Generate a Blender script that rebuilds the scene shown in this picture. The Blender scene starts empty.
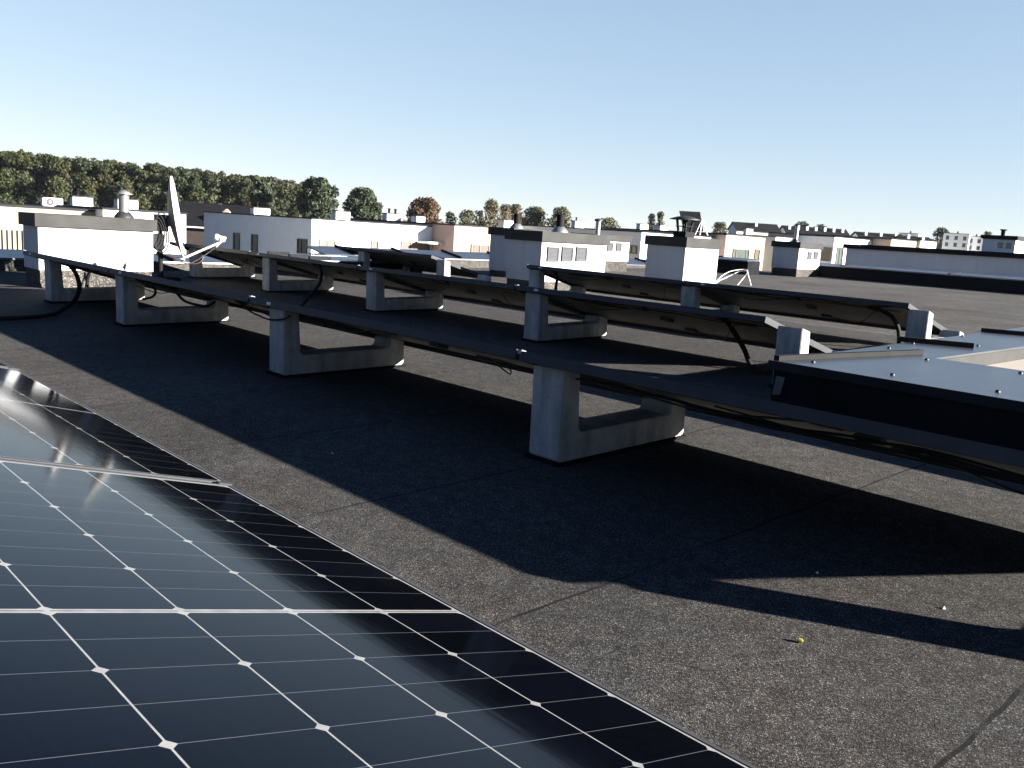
import bpy, bmesh, math, random
import numpy as np
from mathutils import Vector, Matrix

# ------------------------------------------------------------------ camera, sky, sun, exposure
scene = bpy.context.scene
COL = scene.collection
rad = math.radians
SL = 0.018389                                   # fall of the flat roof (rise per metre of Y)
def roof_z(y): return SL * (y - 2.1)

yaw, pitch, roll, eye_h = 0.80281, 0.17101, 0.06384, 0.70693
fw = Vector((-math.sin(yaw) * math.cos(pitch), math.cos(yaw) * math.cos(pitch), -math.sin(pitch)))
rt = Vector((math.cos(yaw), math.sin(yaw), 0)); up = rt.cross(fw)
r2 = rt * math.cos(roll) + up * math.sin(roll); u2 = -rt * math.sin(roll) + up * math.cos(roll)
cam_data = bpy.data.cameras.new("camera"); cam = bpy.data.objects.new("camera", cam_data); COL.objects.link(cam)
cam_data.sensor_width = 36.0; cam_data.lens = 36.0 * 879.07 / 1024.0
cam_data.clip_start = 0.02; cam_data.clip_end = 6000
M = Matrix(((r2.x, u2.x, -fw.x, 0), (r2.y, u2.y, -fw.y, 0), (r2.z, u2.z, -fw.z, eye_h), (0, 0, 0, 1)))
cam.matrix_world = M
scene.camera = cam

SUN = Vector((3.38, 1.73, 1.0)).normalized()
sun_el = math.asin(SUN.z); sun_az = math.atan2(SUN.x, SUN.y)     # clockwise from +Y
world = bpy.data.worlds.new("World"); scene.world = world; world.use_nodes = True
wn = world.node_tree; bg = wn.nodes["Background"]
sky = wn.nodes.new("ShaderNodeTexSky"); sky.sky_type = 'NISHITA'; sky.sun_disc = False
sky.sun_elevation = sun_el; sky.sun_rotation = sun_az
sky.altitude = 3000; sky.air_density = 1.0; sky.dust_density = 0.0; sky.ozone_density = 1.0
# clear hazy-bright autumn sky: softer vertical contrast than the raw model
sep_ = wn.nodes.new("ShaderNodeSeparateColor"); com_ = wn.nodes.new("ShaderNodeCombineColor"); wn.links.new(sky.outputs[0], sep_.inputs[0])
EXPO = 2.75; SKY_K = 10.0 / 2 ** EXPO
for ch, (gm, tn) in enumerate(((.52, .353), (.45, .409), (.36, .513))):
    p_ = wn.nodes.new("ShaderNodeMath"); p_.operation = 'POWER'; wn.links.new(sep_.outputs[ch], p_.inputs[0]); p_.inputs[1].default_value = gm
    q_ = wn.nodes.new("ShaderNodeMath"); q_.operation = 'MULTIPLY'; wn.links.new(p_.outputs[0], q_.inputs[0]); q_.inputs[1].default_value = tn * SKY_K
    wn.links.new(q_.outputs[0], com_.inputs[ch])
# deeper blue overhead
tcw = wn.nodes.new("ShaderNodeTexCoord"); sxw = wn.nodes.new("ShaderNodeSeparateXYZ"); wn.links.new(tcw.outputs['Generated'], sxw.inputs[0])
mr = wn.nodes.new("ShaderNodeMapRange"); wn.links.new(sxw.outputs[2], mr.inputs[0]); mr.inputs[1].default_value = .25; mr.inputs[2].default_value = .45
zm = wn.nodes.new("ShaderNodeMix"); zm.data_type = 'RGBA'; zm.blend_type = 'MULTIPLY'; wn.links.new(mr.outputs[0], zm.inputs[0])
wn.links.new(com_.outputs[0], zm.inputs[6]); zm.inputs[7].default_value = (.29, .45, .70, 1)
# the northern sky, away from the sun, is a deeper blue
mr2 = wn.nodes.new("ShaderNodeMapRange"); wn.links.new(sxw.outputs[1], mr2.inputs[0])
mr2.inputs[1].default_value = .20; mr2.inputs[2].default_value = -.45; mr2.inputs[3].default_value = 0.0; mr2.inputs[4].default_value = 1.0
zn = wn.nodes.new("ShaderNodeMix"); zn.data_type = 'RGBA'; zn.blend_type = 'MULTIPLY'; wn.links.new(mr2.outputs[0], zn.inputs[0])
wn.links.new(zm.outputs[2], zn.inputs[6]); zn.inputs[7].default_value = (.58, .65, .77, 1)
wn.links.new(zn.outputs[2], bg.inputs[0]); bg.inputs[1].default_value = 0.10
sd = bpy.data.lights.new("sun", 'SUN'); sd.energy = 5.0; sd.angle = rad(0.53); sd.color = (1.0, 0.955, 0.885)
so = bpy.data.objects.new("sun", sd); COL.objects.link(so)
so.rotation_euler = SUN.to_track_quat('Z', 'Y').to_euler()
so.location = (20, 15, 20)
scene.view_settings.view_transform = 'Standard'
scene.view_settings.look = 'None'
scene.view_settings.exposure = EXPO
scene.view_settings.gamma = 1.0

rng = random.Random(7)

# ------------------------------------------------------------------ materials
def new_mat(name):
    m = bpy.data.materials.new(name); m.use_nodes = True
    return m, m.node_tree, m.node_tree.nodes["Principled BSDF"]
def N(nt, t, **kw):
    n = nt.nodes.new(t)
    for k, v in kw.items(): setattr(n, k, v)
    return n
def L(nt, a, b): nt.links.new(a, b)
def ramp(nt, src, stops):
    r = N(nt, "ShaderNodeValToRGB"); cr = r.color_ramp
    while len(cr.elements) < len(stops): cr.elements.new(0.5)
    for e, (p, c) in zip(cr.elements, stops):
        e.position = p; e.color = (c[0], c[1], c[2], 1) if isinstance(c, (tuple, list)) else (c, c, c, 1)
    L(nt, src, r.inputs[0]); return r
def math_n(nt, op, a, b=None, c=None):
    n = N(nt, "ShaderNodeMath", operation=op)
    for i, v in enumerate((a, b, c)):
        if v is None: continue
        if isinstance(v, (int, float)): n.inputs[i].default_value = v
        else: L(nt, v, n.inputs[i])
    return n.outputs[0]
def mixc(nt, fac, a, b, mode='MIX'):
    n = N(nt, "ShaderNodeMix", data_type='RGBA', blend_type=mode)
    if isinstance(fac, (int, float)): n.inputs[0].default_value = fac
    else: L(nt, fac, n.inputs[0])
    for i, v in ((6, a), (7, b)):
        if isinstance(v, (tuple, list)): n.inputs[i].default_value = (v[0], v[1], v[2], 1)
        else: L(nt, v, n.inputs[i])
    return n.outputs[2]
def simple(name, col, rough=0.6, metal=0.0, var=0.12, scale=6.0, bump=0.0, bscale=80.0, spec=0.5, stretch=None, edge=None):
    m, nt, b = new_mat(name)
    tc = N(nt, "ShaderNodeTexCoord"); src = tc.outputs['Object']
    if stretch:
        mp = N(nt, "ShaderNodeMapping"); mp.inputs['Scale'].default_value = stretch; L(nt, src, mp.inputs[0]); src = mp.outputs[0]
    n = N(nt, "ShaderNodeTexNoise"); n.inputs['Scale'].default_value = scale; n.inputs['Detail'].default_value = 6
    L(nt, src, n.inputs['Vector'])
    lo = tuple(c * (1 - var) for c in col); hi = tuple(min(1, c * (1 + var)) for c in col)
    r = ramp(nt, n.outputs['Fac'], [(0.3, lo), (0.7, hi)])
    L(nt, r.outputs[0], b.inputs['Base Color'])
    b.inputs['Roughness'].default_value = rough; b.inputs['Metallic'].default_value = metal
    b.inputs['Specular IOR Level'].default_value = spec
    if bump:
        n2 = N(nt, "ShaderNodeTexNoise"); n2.inputs['Scale'].default_value = bscale; n2.inputs['Detail'].default_value = 4
        L(nt, src, n2.inputs['Vector'])
        bp = N(nt, "ShaderNodeBump"); bp.inputs['Strength'].default_value = bump; bp.inputs['Distance'].default_value = 0.01
        L(nt, n2.outputs['Fac'], bp.inputs['Height']); L(nt, bp.outputs[0], b.inputs['Normal'])
    return m

def make_bitumen(name, seams=True, grain=540.0, tone=.67):
    m, nt, b = new_mat(name)
    tc = N(nt, "ShaderNodeTexCoord"); P = tc.outputs['Object']
    vo = N(nt, "ShaderNodeTexVoronoi"); vo.inputs['Scale'].default_value = grain; L(nt, P, vo.inputs['Vector'])
    sep = N(nt, "ShaderNodeSeparateColor"); L(nt, vo.outputs['Color'], sep.inputs[0])
    gr = ramp(nt, sep.outputs[0], [(0.0, (.008 * tone, .008 * tone, .008 * tone)), (0.40, (.039 * tone, .038 * tone, .0365 * tone)),
                                   (0.80, (.083 * tone, .079 * tone, .074 * tone)), (0.94, (.17 * tone, .16 * tone, .148 * tone)), (1.0, (.31 * tone, .295 * tone, .27 * tone))])
    # reddish and greenish worn patches
    n1 = N(nt, "ShaderNodeTexNoise"); n1.inputs['Scale'].default_value = 2.1; n1.inputs['Detail'].default_value = 7; n1.inputs['Roughness'].default_value = .65; L(nt, P, n1.inputs['Vector'])
    f1 = ramp(nt, n1.outputs['Fac'], [(0.42, 0), (0.68, 1)])
    c1 = mixc(nt, f1.outputs[0], (1, 1, 1), (1.08, 0.99, 0.93))
    n2 = N(nt, "ShaderNodeTexNoise"); n2.inputs['Scale'].default_value = 0.9; n2.inputs['Detail'].default_value = 8; n2.inputs['Roughness'].default_value = .6; L(nt, P, n2.inputs['Vector'])
    f2 = ramp(nt, n2.outputs['Fac'], [(0.35, .72), (0.65, 1.15)])
    col = mixc(nt, 1.0, gr.outputs[0], c1, 'MULTIPLY'); col = mixc(nt, 1.0, col, f2.outputs[0], 'MULTIPLY')
    n3 = N(nt, "ShaderNodeTexNoise"); n3.inputs['Scale'].default_value = 26; n3.inputs['Detail'].default_value = 5; L(nt, P, n3.inputs['Vector'])
    f3 = ramp(nt, n3.outputs['Fac'], [(0.3, .74), (0.7, 1.26)])
    col = mixc(nt, 1.0, col, f3.outputs[0], 'MULTIPLY')
    height = math_n(nt, 'MULTIPLY', vo.outputs['Distance'], -0.5)
    if seams:
        sx = N(nt, "ShaderNodeSeparateXYZ"); L(nt, P, sx.inputs[0])
        # wobble of the lap joints
        nw = N(nt, "ShaderNodeTexNoise"); nw.inputs['Scale'].default_value = 3.0; L(nt, P, nw.inputs['Vector'])
        wob = math_n(nt, 'MULTIPLY', math_n(nt, 'SUBTRACT', nw.outputs['Fac'], .5), .035)
        xx = math_n(nt, 'ADD', math_n(nt, 'ADD', sx.outputs[0], 1.12 + 73), wob)
        ph = math_n(nt, 'MODULO', xx, 0.73)
        la = math_n(nt, 'LESS_THAN', ph, 0.0085)
        near = math_n(nt, 'LESS_THAN', sx.outputs[1], 8.0)
        la = math_n(nt, 'MULTIPLY', la, near)
        yy = math_n(nt, 'ADD', math_n(nt, 'ADD', sx.outputs[1], 50.0), wob)
        phy = math_n(nt, 'MODULO', yy, 0.55)
        lb = math_n(nt, 'MULTIPLY', math_n(nt, 'LESS_THAN', phy, 0.022), math_n(nt, 'GREATER_THAN', sx.outputs[1], 8.0))
        ln = math_n(nt, 'MAXIMUM', la, math_n(nt, 'MULTIPLY', lb, .55))
        # the joints come and go
        ng = N(nt, "ShaderNodeTexNoise"); ng.inputs['Scale'].default_value = 5.0; ng.inputs['Detail'].default_value = 3; L(nt, P, ng.inputs['Vector'])
        ln = math_n(nt, 'MULTIPLY', ln, ramp(nt, ng.outputs['Fac'], [(0.30, .25), (0.52, 1)]).outputs[0])
        col = mixc(nt, math_n(nt, 'MULTIPLY', ln, .85), col, (.006, .006, .006))
        # run direction streaks; far felt colour also lifted overall to imitate grazing sheen
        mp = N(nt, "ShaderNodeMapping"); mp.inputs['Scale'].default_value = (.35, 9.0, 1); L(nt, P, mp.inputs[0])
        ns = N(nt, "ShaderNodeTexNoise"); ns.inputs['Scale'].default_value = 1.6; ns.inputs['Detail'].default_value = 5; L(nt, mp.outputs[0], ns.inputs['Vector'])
        streak_sheen = ramp(nt, ns.outputs['Fac'], [(0.35, 1.15), (0.65, 1.7)])
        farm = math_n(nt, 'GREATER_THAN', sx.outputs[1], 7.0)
        col = mixc(nt, farm, col, mixc(nt, 1.0, col, streak_sheen.outputs[0], 'MULTIPLY'))
        height = math_n(nt, 'SUBTRACT', height, math_n(nt, 'MULTIPLY', ln, 1.0))
        step = math_n(nt, 'MULTIPLY', math_n(nt, 'MULTIPLY', math_n(nt, 'SUBTRACT', .73, ph), near), .6)
        height = math_n(nt, 'ADD', height, math_n(nt, 'MULTIPLY', n3.outputs['Fac'], .6))
    L(nt, col, b.inputs['Base Color'])
    b.inputs['Roughness'].default_value = .95; b.inputs['Specular IOR Level'].default_value = .10
    bp = N(nt, "ShaderNodeBump"); bp.inputs['Strength'].default_value = .40; bp.inputs['Distance'].default_value = .003
    L(nt, height, bp.inputs['Height']); L(nt, bp.outputs[0], b.inputs['Normal'])
    return m

def make_cells():
    """front of a half-cut module: 10 x 5 cells on a white backsheet, in the module's own coordinates"""
    m, nt, b = new_mat("solar_cells")
    tc = N(nt, "ShaderNodeTexCoord"); sx = N(nt, "ShaderNodeSeparateXYZ"); L(nt, tc.outputs['Object'], sx.inputs[0])
    u = math_n(nt, 'SUBTRACT', math_n(nt, 'ABSOLUTE', sx.outputs[0]), .0065)         # from the centre gap outwards
    v = math_n(nt, 'SUBTRACT', sx.outputs[1], PW - .0165 - 5 * .1685)                   # across the slope
    CR, CP = .170, .1685
    def dist_to_line(x, p):                                                             # distance to the nearest multiple of p
        k = math_n(nt, 'MODULO', math_n(nt, 'ADD', x, p * 20.5), p)
        return math_n(nt, 'ABSOLUTE', math_n(nt, 'SUBTRACT', k, p * .5))
    dv = dist_to_line(v, CP); du = dist_to_line(u, CR); dh = dist_to_line(u, CR / 2)
    lv = math_n(nt, 'LESS_THAN', dv, .0013)
    lh = math_n(nt, 'LESS_THAN', dh, .00045)
    dia = math_n(nt, 'LESS_THAN', math_n(nt, 'ADD', du, dv), .0096)
    gap = math_n(nt, 'MULTIPLY', math_n(nt, 'LESS_THAN', u, 0.0), math_n(nt, 'GREATER_THAN', u, -.0055))
    out_u = math_n(nt, 'GREATER_THAN', u, 5 * CR + .0012)
    out_v = math_n(nt, 'MAXIMUM', math_n(nt, 'LESS_THAN', v, -.0012), math_n(nt, 'GREATER_THAN', v, 5 * CP + .0012))
    white = math_n(nt, 'MAXIMUM', math_n(nt, 'MAXIMUM', lv, dia), math_n(nt, 'MAXIMUM', gap, math_n(nt, 'MAXIMUM', out_u, out_v)))
    # fine bus bars and cell-to-cell shade differences
    cellid = N(nt, "ShaderNodeCombineXYZ")
    L(nt, math_n(nt, 'FLOOR', math_n(nt, 'DIVIDE', sx.outputs[0], CR / 2)), cellid.inputs[0]); L(nt, math_n(nt, 'FLOOR', math_n(nt, 'DIVIDE', v, CP)), cellid.inputs[1])
    wn_ = N(nt, "ShaderNodeTexWhiteNoise", noise_dimensions='3D'); L(nt, cellid.outputs[0], wn_.inputs['Vector'])
    ccol = mixc(nt, wn_.outputs['Value'], (.0006, .0008, .0016), (.0012, .0016, .0034))
    bus = math_n(nt, 'LESS_THAN', dist_to_line(v, CP / 9), .0003)
    ccol = mixc(nt, math_n(nt, 'MULTIPLY', bus, .025), ccol, (.05, .05, .055))
    col = mixc(nt, math_n(nt, 'MULTIPLY', lh, .55), ccol, (.14, .15, .165))
    nd = N(nt, "ShaderNodeTexNoise"); nd.inputs['Scale'].default_value = 40; nd.inputs['Detail'].default_value = 6; L(nt, tc.outputs['Object'], nd.inputs['Vector'])
    wcol = ramp(nt, nd.outputs['Fac'], [(.3, (.15, .148, .142)), (.7, (.215, .212, .205))])
    col = mixc(nt, white, col, wcol.outputs[0])
    # thin film of dust
    dust = ramp(nt, nd.outputs['Fac'], [(.45, 0), (.8, .0012)])
    col = mixc(nt, dust.outputs[0], col, (.45, .42, .38))
    L(nt, col, b.inputs['Base Color'])
    b.inputs['Roughness'].default_value = .08; b.inputs['IOR'].default_value = 1.42
    b.inputs['Specular IOR Level'].default_value = .13
    b.inputs['Specular Tint'].default_value = (.36, .64, 1.0, 1)
    nb = N(nt, "ShaderNodeTexNoise"); nb.inputs['Scale'].default_value = 9; nb.inputs['Detail'].default_value = 2
    mp = N(nt, "ShaderNodeMapping"); mp.inputs['Scale'].default_value = (1, 6, 1); L(nt, tc.outputs['Object'], mp.inputs[0]); L(nt, mp.outputs[0], nb.inputs['Vector'])
    bp = N(nt, "ShaderNodeBump"); bp.inputs['Strength'].default_value = .018; bp.inputs['Distance'].default_value = .004
    L(nt, nb.outputs['Fac'], bp.inputs['Height']); L(nt, bp.outputs[0], b.inputs['Normal'])
    return m

def make_concrete():
    m, nt, b = new_mat("cast_concrete")
    tc = N(nt, "ShaderNodeTexCoord"); oi = N(nt, "ShaderNodeObjectInfo")
    off = N(nt, "ShaderNodeVectorMath", operation='ADD'); L(nt, tc.outputs['Object'], off.inputs[0])
    cx = N(nt, "ShaderNodeCombineXYZ"); L(nt, math_n(nt, 'MULTIPLY', oi.outputs['Random'], 50), cx.inputs[0]); L(nt, cx.outputs[0], off.inputs[1])
    P = off.outputs[0]
    n = N(nt, "ShaderNodeTexNoise"); n.inputs['Scale'].default_value = 9; n.inputs['Detail'].default_value = 9; n.inputs['Roughness'].default_value = .7; L(nt, P, n.inputs['Vector'])
    r = ramp(nt, n.outputs['Fac'], [(.28, (.17, .17, .165)), (.52, (.27, .27, .265)), (.75, (.35, .345, .335))])
    vo = N(nt, "ShaderNodeTexVoronoi"); vo.inputs['Scale'].default_value = 38; L(nt, P, vo.inputs['Vector'])
    pit = ramp(nt, vo.outputs['Distance'], [(.06, 0), (.13, 1)])
    nm = N(nt, "ShaderNodeTexNoise"); nm.inputs['Scale'].default_value = 13; L(nt, P, nm.inputs['Vector'])
    keep = ramp(nt, nm.outputs['Fac'], [(.52, 1), (.60, 0)])
    pitf = math_n(nt, 'MAXIMUM', pit.outputs[0], keep.outputs[0])
    col = mixc(nt, math_n(nt, 'SUBTRACT', 1.0, pitf), r.outputs[0], (.09, .088, .085))
    mp = N(nt, "ShaderNodeMapping"); mp.inputs['Scale'].default_value = (9, 9, 1.2); L(nt, P, mp.inputs[0])
    n4 = N(nt, "ShaderNodeTexNoise"); n4.inputs['Scale'].default_value = 2.5; n4.inputs['Detail'].default_value = 5; L(nt, mp.outputs[0], n4.inputs['Vector'])
    col = mixc(nt, 1.0, col, ramp(nt, n4.outputs['Fac'], [(.30, .70), (.62, 1.08)]).outputs[0], 'MULTIPLY')
    L(nt, col, b.inputs['Base Color']); b.inputs['Roughness'].default_value = .85
    hb = math_n(nt, 'ADD', math_n(nt, 'MULTIPLY', n.outputs['Fac'], .4), pitf)
    bp = N(nt, "ShaderNodeBump"); bp.inputs['Strength'].default_value = .35; bp.inputs['Distance'].default_value = .003
    L(nt, hb, bp.inputs['Height']); L(nt, bp.outputs[0], b.inputs['Normal'])
    return m

def make_render_wall(name, col, dirt=.10):
    m, nt, b = new_mat(name)
    tc = N(nt, "ShaderNodeTexCoord"); P = tc.outputs['Object']
    n = N(nt, "ShaderNodeTexNoise"); n.inputs['Scale'].default_value = 1.7; n.inputs['Detail'].default_value = 8; n.inputs['Roughness'].default_value = .65; L(nt, P, n.inputs['Vector'])
    mp = N(nt, "ShaderNodeMapping"); mp.inputs['Scale'].default_value = (5, 5, .5); L(nt, P, mp.inputs[0])
    n2 = N(nt, "ShaderNodeTexNoise"); n2.inputs['Scale'].default_value = 2.2; n2.inputs['Detail'].default_value = 5; L(nt, mp.outputs[0], n2.inputs['Vector'])
    a = ramp(nt, n.outputs['Fac'], [(.3, 1 - dirt), (.7, 1.0)]); c = ramp(nt, n2.outputs['Fac'], [(.3, 1 - dirt * .7), (.6, 1.0)])
    x = mixc(nt, 1.0, col, a.outputs[0], 'MULTIPLY'); x = mixc(nt, 1.0, x, c.outputs[0], 'MULTIPLY')
    L(nt, x, b.inputs['Base Color']); b.inputs['Roughness'].default_value = .9; b.inputs['Specular IOR Level'].default_value = .2
    n3 = N(nt, "ShaderNodeTexNoise"); n3.inputs['Scale'].default_value = 240; L(nt, P, n3.inputs['Vector'])
    bp = N(nt, "ShaderNodeBump"); bp.inputs['Strength'].default_value = .25; bp.inputs['Distance'].default_value = .002
    L(nt, n3.outputs['Fac'], bp.inputs['Height']); L(nt, bp.outputs[0], b.inputs['Normal'])
    return m

def make_foliage(name, cols):
    m, nt, b = new_mat(name)
    g = N(nt, "ShaderNodeNewGeometry"); tc = N(nt, "ShaderNodeTexCoord")
    n = N(nt, "ShaderNodeTexNoise"); n.inputs['Scale'].default_value = .22; n.inputs['Detail'].default_value = 3; L(nt, tc.outputs['Object'], n.inputs['Vector'])
    f = math_n(nt, 'ADD', math_n(nt, 'MULTIPLY', n.outputs['Fac'], 1.1), math_n(nt, 'MULTIPLY', math_n(nt, 'SUBTRACT', g.outputs['Random Per Island'], .5), .5))
    k = len(cols) - 1
    r = ramp(nt, f, [(.25 + .55 * i / k, c) for i, c in enumerate(cols)])
    L(nt, r.outputs[0], b.inputs['Base Color']); b.inputs['Roughness'].default_value = .7; b.inputs['Specular IOR Level'].default_value = .25
    return m

PW, PL, PT = 0.875, 1.755, 0.031                     # module width, length, frame height
TILT = rad(15.08)
MAT = {}
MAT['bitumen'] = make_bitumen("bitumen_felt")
MAT['upstand'] = make_bitumen("bitumen_upstand", seams=False, grain=220, tone=.75)
MAT['curb'] = simple("dark_bitumen_curb", (.009, .0095, .011), .9, 0, .25, 5, .3, 120, spec=.05)
MAT['cells'] = make_cells()
MAT['frame'] = simple("anodised_black_frame", (.032, .033, .036), .6, 0, .15, 14, 0, spec=.14)
MAT['frame_end'] = MAT['frame']
MAT['backsheet'] = simple("module_backsheet", (.14, .127, .11), .55, 0, .08, 5)
MAT['black_plastic'] = simple("black_plastic", (.007, .007, .0075), .6, 0, .2, 20)
MAT['hose'] = simple("black_conduit", (.006, .006, .007), .75, 0, .2, 30, spec=.2)
MAT['alu'] = simple("aluminium", (.13, .13, .13), .5, .4, .08, 20)
MAT['concrete'] = make_concrete()
MAT['pad'] = simple("rubber_pad", (.008, .008, .008), .95, 0, .2, 30, spec=.03)
MAT['white_wall'] = make_render_wall("white_render", (.62, .62, .62))
MAT['white_box'] = make_render_wall("white_chimney_render", (.39, .40, .415), .13)
MAT['cream_wall'] = make_render_wall("cream_render", (.27, .225, .155))
MAT['tan_wall'] = make_render_wall("tan_render", (.30, .215, .18))
MAT['grey_wall'] = make_render_wall("pale_grey_render", (.66, .63, .60))
MAT['fascia'] = simple("grey_sheet_metal", (.027, .0265, .0255), .7, 0, .25, 4, .06, 9, spec=.12)
MAT['cap_metal'] = simple("galvanised_cap_sheet", (.115, .122, .138), .33, .85, .14, 3, .03, 5)
MAT['seam_metal'] = simple("folded_seam", (.010, .010, .010), .8, 0, .2, 9, spec=.1)
MAT['dark_trim'] = simple("dark_coping", (.012, .0125, .015), .7, 0, .2, 4, spec=.12)
MAT['cream_panel'] = simple("opal_skylight_sheet", (.34, .29, .235), .5, 0, .05, 3)
MAT['white_paint'] = simple("white_paint", (.45, .45, .44), .45, 0, .05, 8)
MAT['offwhite_plastic'] = simple("offwhite_plastic", (.50, .49, .43), .45, 0, .08, 8)
MAT['dish_back'] = simple("dish_back", (.03, .03, .03), .55, 0, .1, 8)
MAT['steel'] = simple("galvanised_steel", (.22, .22, .22), .45, .8, .2, 9)
MAT['flue_black'] = simple("black_flue", (.005, .005, .0055), .7, 0, .2, 8, spec=.12)
MAT['lead'] = simple("dark_lead_flashing", (.020, .020, .024), .55, .3, .2, 8)
MAT['pane'] = simple("dark_glass", (.03, .033, .036), .08, 0, .2, 2, spec=.8)
MAT['pane_tan'] = simple("blind_behind_glass", (.075, .055, .042), .25, 0, .15, 2)
MAT['pane_green'] = simple("greenish_glass", (.04, .052, .048), .12, 0, .15, 2)  # dark pane colour with a faint green tint
MAT['win_frame'] = simple("grey_window_frame", (.05, .045, .04), .5, 0, .1, 3)
MAT['grille_frame'] = simple("grille_frame", (.018, .018, .02), .7, 0, .1, 8)
MAT['grille'] = simple("grille_slats", (.065, .068, .075), .6, 0, .1, 8)
MAT['roof_tile'] = simple("dark_roof_tiles", (.008, .0082, .0095), .9, 0, .3, 3, .4, 9, spec=.05)
MAT['brown_wall'] = simple("brown_boards", (.03, .02, .016), .8, 0, .3, 2)
MAT['bark'] = simple("bark", (.10, .085, .07), .9, 0, .3, 6)
MAT['white_cable'] = simple("white_cable", (.50, .49, .47), .45, 0, .06, 12)
MAT['ac_grey'] = simple("fan_grille", (.030, .024, .020), .7, 0, .15, 8)
MAT['yellow'] = simple("yellow_plastic", (.40, .33, .07), .5, 0, .15, 60)
MAT['leaf_brown'] = simple("dry_leaf", (.16, .085, .04), .8, 0, .3, 60)
MAT['copper'] = simple("brown_cable", (.12, .05, .028), .5, 0, .1, 30)
MAT['wood'] = simple("bare_timber", (.33, .25, .16), .8, 0, .25, 4)
MAT['forest'] = make_foliage("oak_wood_leaves", [(.0062, .0102, .0026), (.0130, .0190, .0048), (.0185, .0238, .0062), (.0320, .0262, .0072)])
MAT['green'] = make_foliage("green_leaves", [(0.0072, 0.0120, 0.0056), (0.0144, 0.0216, 0.0088), (0.0240, 0.0312, 0.0128)])
MAT['olive'] = make_foliage("olive_leaves", [(0.0176, 0.0220, 0.0079), (0.0352, 0.0374, 0.0132), (0.0594, 0.0506, 0.0176)])
MAT['rust'] = make_foliage("rust_leaves", [(0.0179, 0.0114, 0.0057), (0.0429, 0.0207, 0.0086), (0.0679, 0.0322, 0.0125)])
MAT['birch'] = make_foliage("yellowing_leaves", [(0.0248, 0.0231, 0.0091), (0.0516, 0.0413, 0.0157), (0.0825, 0.0536, 0.0206)])
MAT['ground'] = simple("far_ground", (.035, .040, .020), .95, 0, .35, .03)

# ------------------------------------------------------------------ mesh helpers
class MB:
    def __init__(self): self.v = []; self.f = []; self.smooth = []
    def add(self, vs, fs, smooth=False):
        o = len(self.v); self.v += [tuple(p) for p in vs]; self.f += [tuple(i + o for i in f) for f in fs]; self.smooth += [smooth] * len(fs); return self
    def box(self, x0, x1, y0, y1, z0, z1):
        return self.add([(x0, y0, z0), (x1, y0, z0), (x1, y1, z0), (x0, y1, z0), (x0, y0, z1), (x1, y0, z1), (x1, y1, z1), (x0, y1, z1)],
                        [(0, 3, 2, 1), (4, 5, 6, 7), (0, 1, 5, 4), (1, 2, 6, 5), (2, 3, 7, 6), (3, 0, 4, 7)])
    def prism(self, poly, axis, a, b):
        """extrude a 2-D polygon; axis 0: poly in (y,z) along x, 1: (x,z) along y, 2: (x,y) along z"""
        def p3(p, t): return (t, p[0], p[1]) if axis == 0 else ((p[0], t, p[1]) if axis == 1 else (p[0], p[1], t))
        n = len(poly); vs = [p3(p, a) for p in poly] + [p3(p, b) for p in poly]
        return self.add(vs, [tuple(range(n))[::-1], tuple(range(n, 2 * n))] + [(i, (i + 1) % n, n + (i + 1) % n, n + i) for i in range(n)])
    def hexa(self, pts): # 8 points: bottom ring, top ring
        return self.add(pts, [(0, 3, 2, 1), (4, 5, 6, 7), (0, 1, 5, 4), (1, 2, 6, 5), (2, 3, 7, 6), (3, 0, 4, 7)])
    def lathe(self, prof, c=(0, 0, 0), n=20, axis=None):
        q = Vector(axis).normalized().to_track_quat('Z', 'Y') if axis is not None else None
        vs = []
        for (r, z) in prof:
            for i in range(n):
                a = 2 * math.pi * i / n; p = Vector((r * math.cos(a), r * math.sin(a), z))
                if q: p = q @ p
                vs.append((p.x + c[0], p.y + c[1], p.z + c[2]))
        fs = []
        for k in range(len(prof) - 1):
            for i in range(n): fs.append((k * n + i, k * n + (i + 1) % n, (k + 1) * n + (i + 1) % n, (k + 1) * n + i))
        self.add(vs, fs, True)
        self.add([vs[i] for i in range(n)], [tuple(range(n))[::-1]]); self.add(vs[-n:], [tuple(range(n))]); return self
    def tube(self, pts, r, n=8, smooth_path=True, sub=6):
        P = [Vector(p) for p in pts]
        if smooth_path and len(P) > 2:
            Q = []
            for i in range(len(P) - 1):
                p0 = P[max(i - 1, 0)]; p1 = P[i]; p2 = P[i + 1]; p3 = P[min(i + 2, len(P) - 1)]
                for s in range(sub):
                    t = s / sub
                    Q.append(.5 * ((2 * p1) + (-p0 + p2) * t + (2 * p0 - 5 * p1 + 4 * p2 - p3) * t * t + (-p0 + 3 * p1 - 3 * p2 + p3) * t ** 3))
            Q.append(P[-1]); P = Q
        vs = []; nrm = None
        for i, p in enumerate(P):
            t = (P[min(i + 1, len(P) - 1)] - P[max(i - 1, 0)]).normalized()
            if nrm is None: nrm = t.orthogonal().normalized()
            nrm = (nrm - t * nrm.dot(t)).normalized(); bn = t.cross(nrm)
            for k in range(n):
                a = 2 * math.pi * k / n; vs.append(tuple(p + nrm * (r * math.cos(a)) + bn * (r * math.sin(a))))
        fs = [(i * n + k, i * n + (k + 1) % n, (i + 1) * n + (k + 1) % n, (i + 1) * n + k) for i in range(len(P) - 1) for k in range(n)]
        self.add(vs, fs, True); self.add(vs[:n], [tuple(range(n))[::-1]]); self.add(vs[-n:], [tuple(range(n))]); return self

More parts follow.
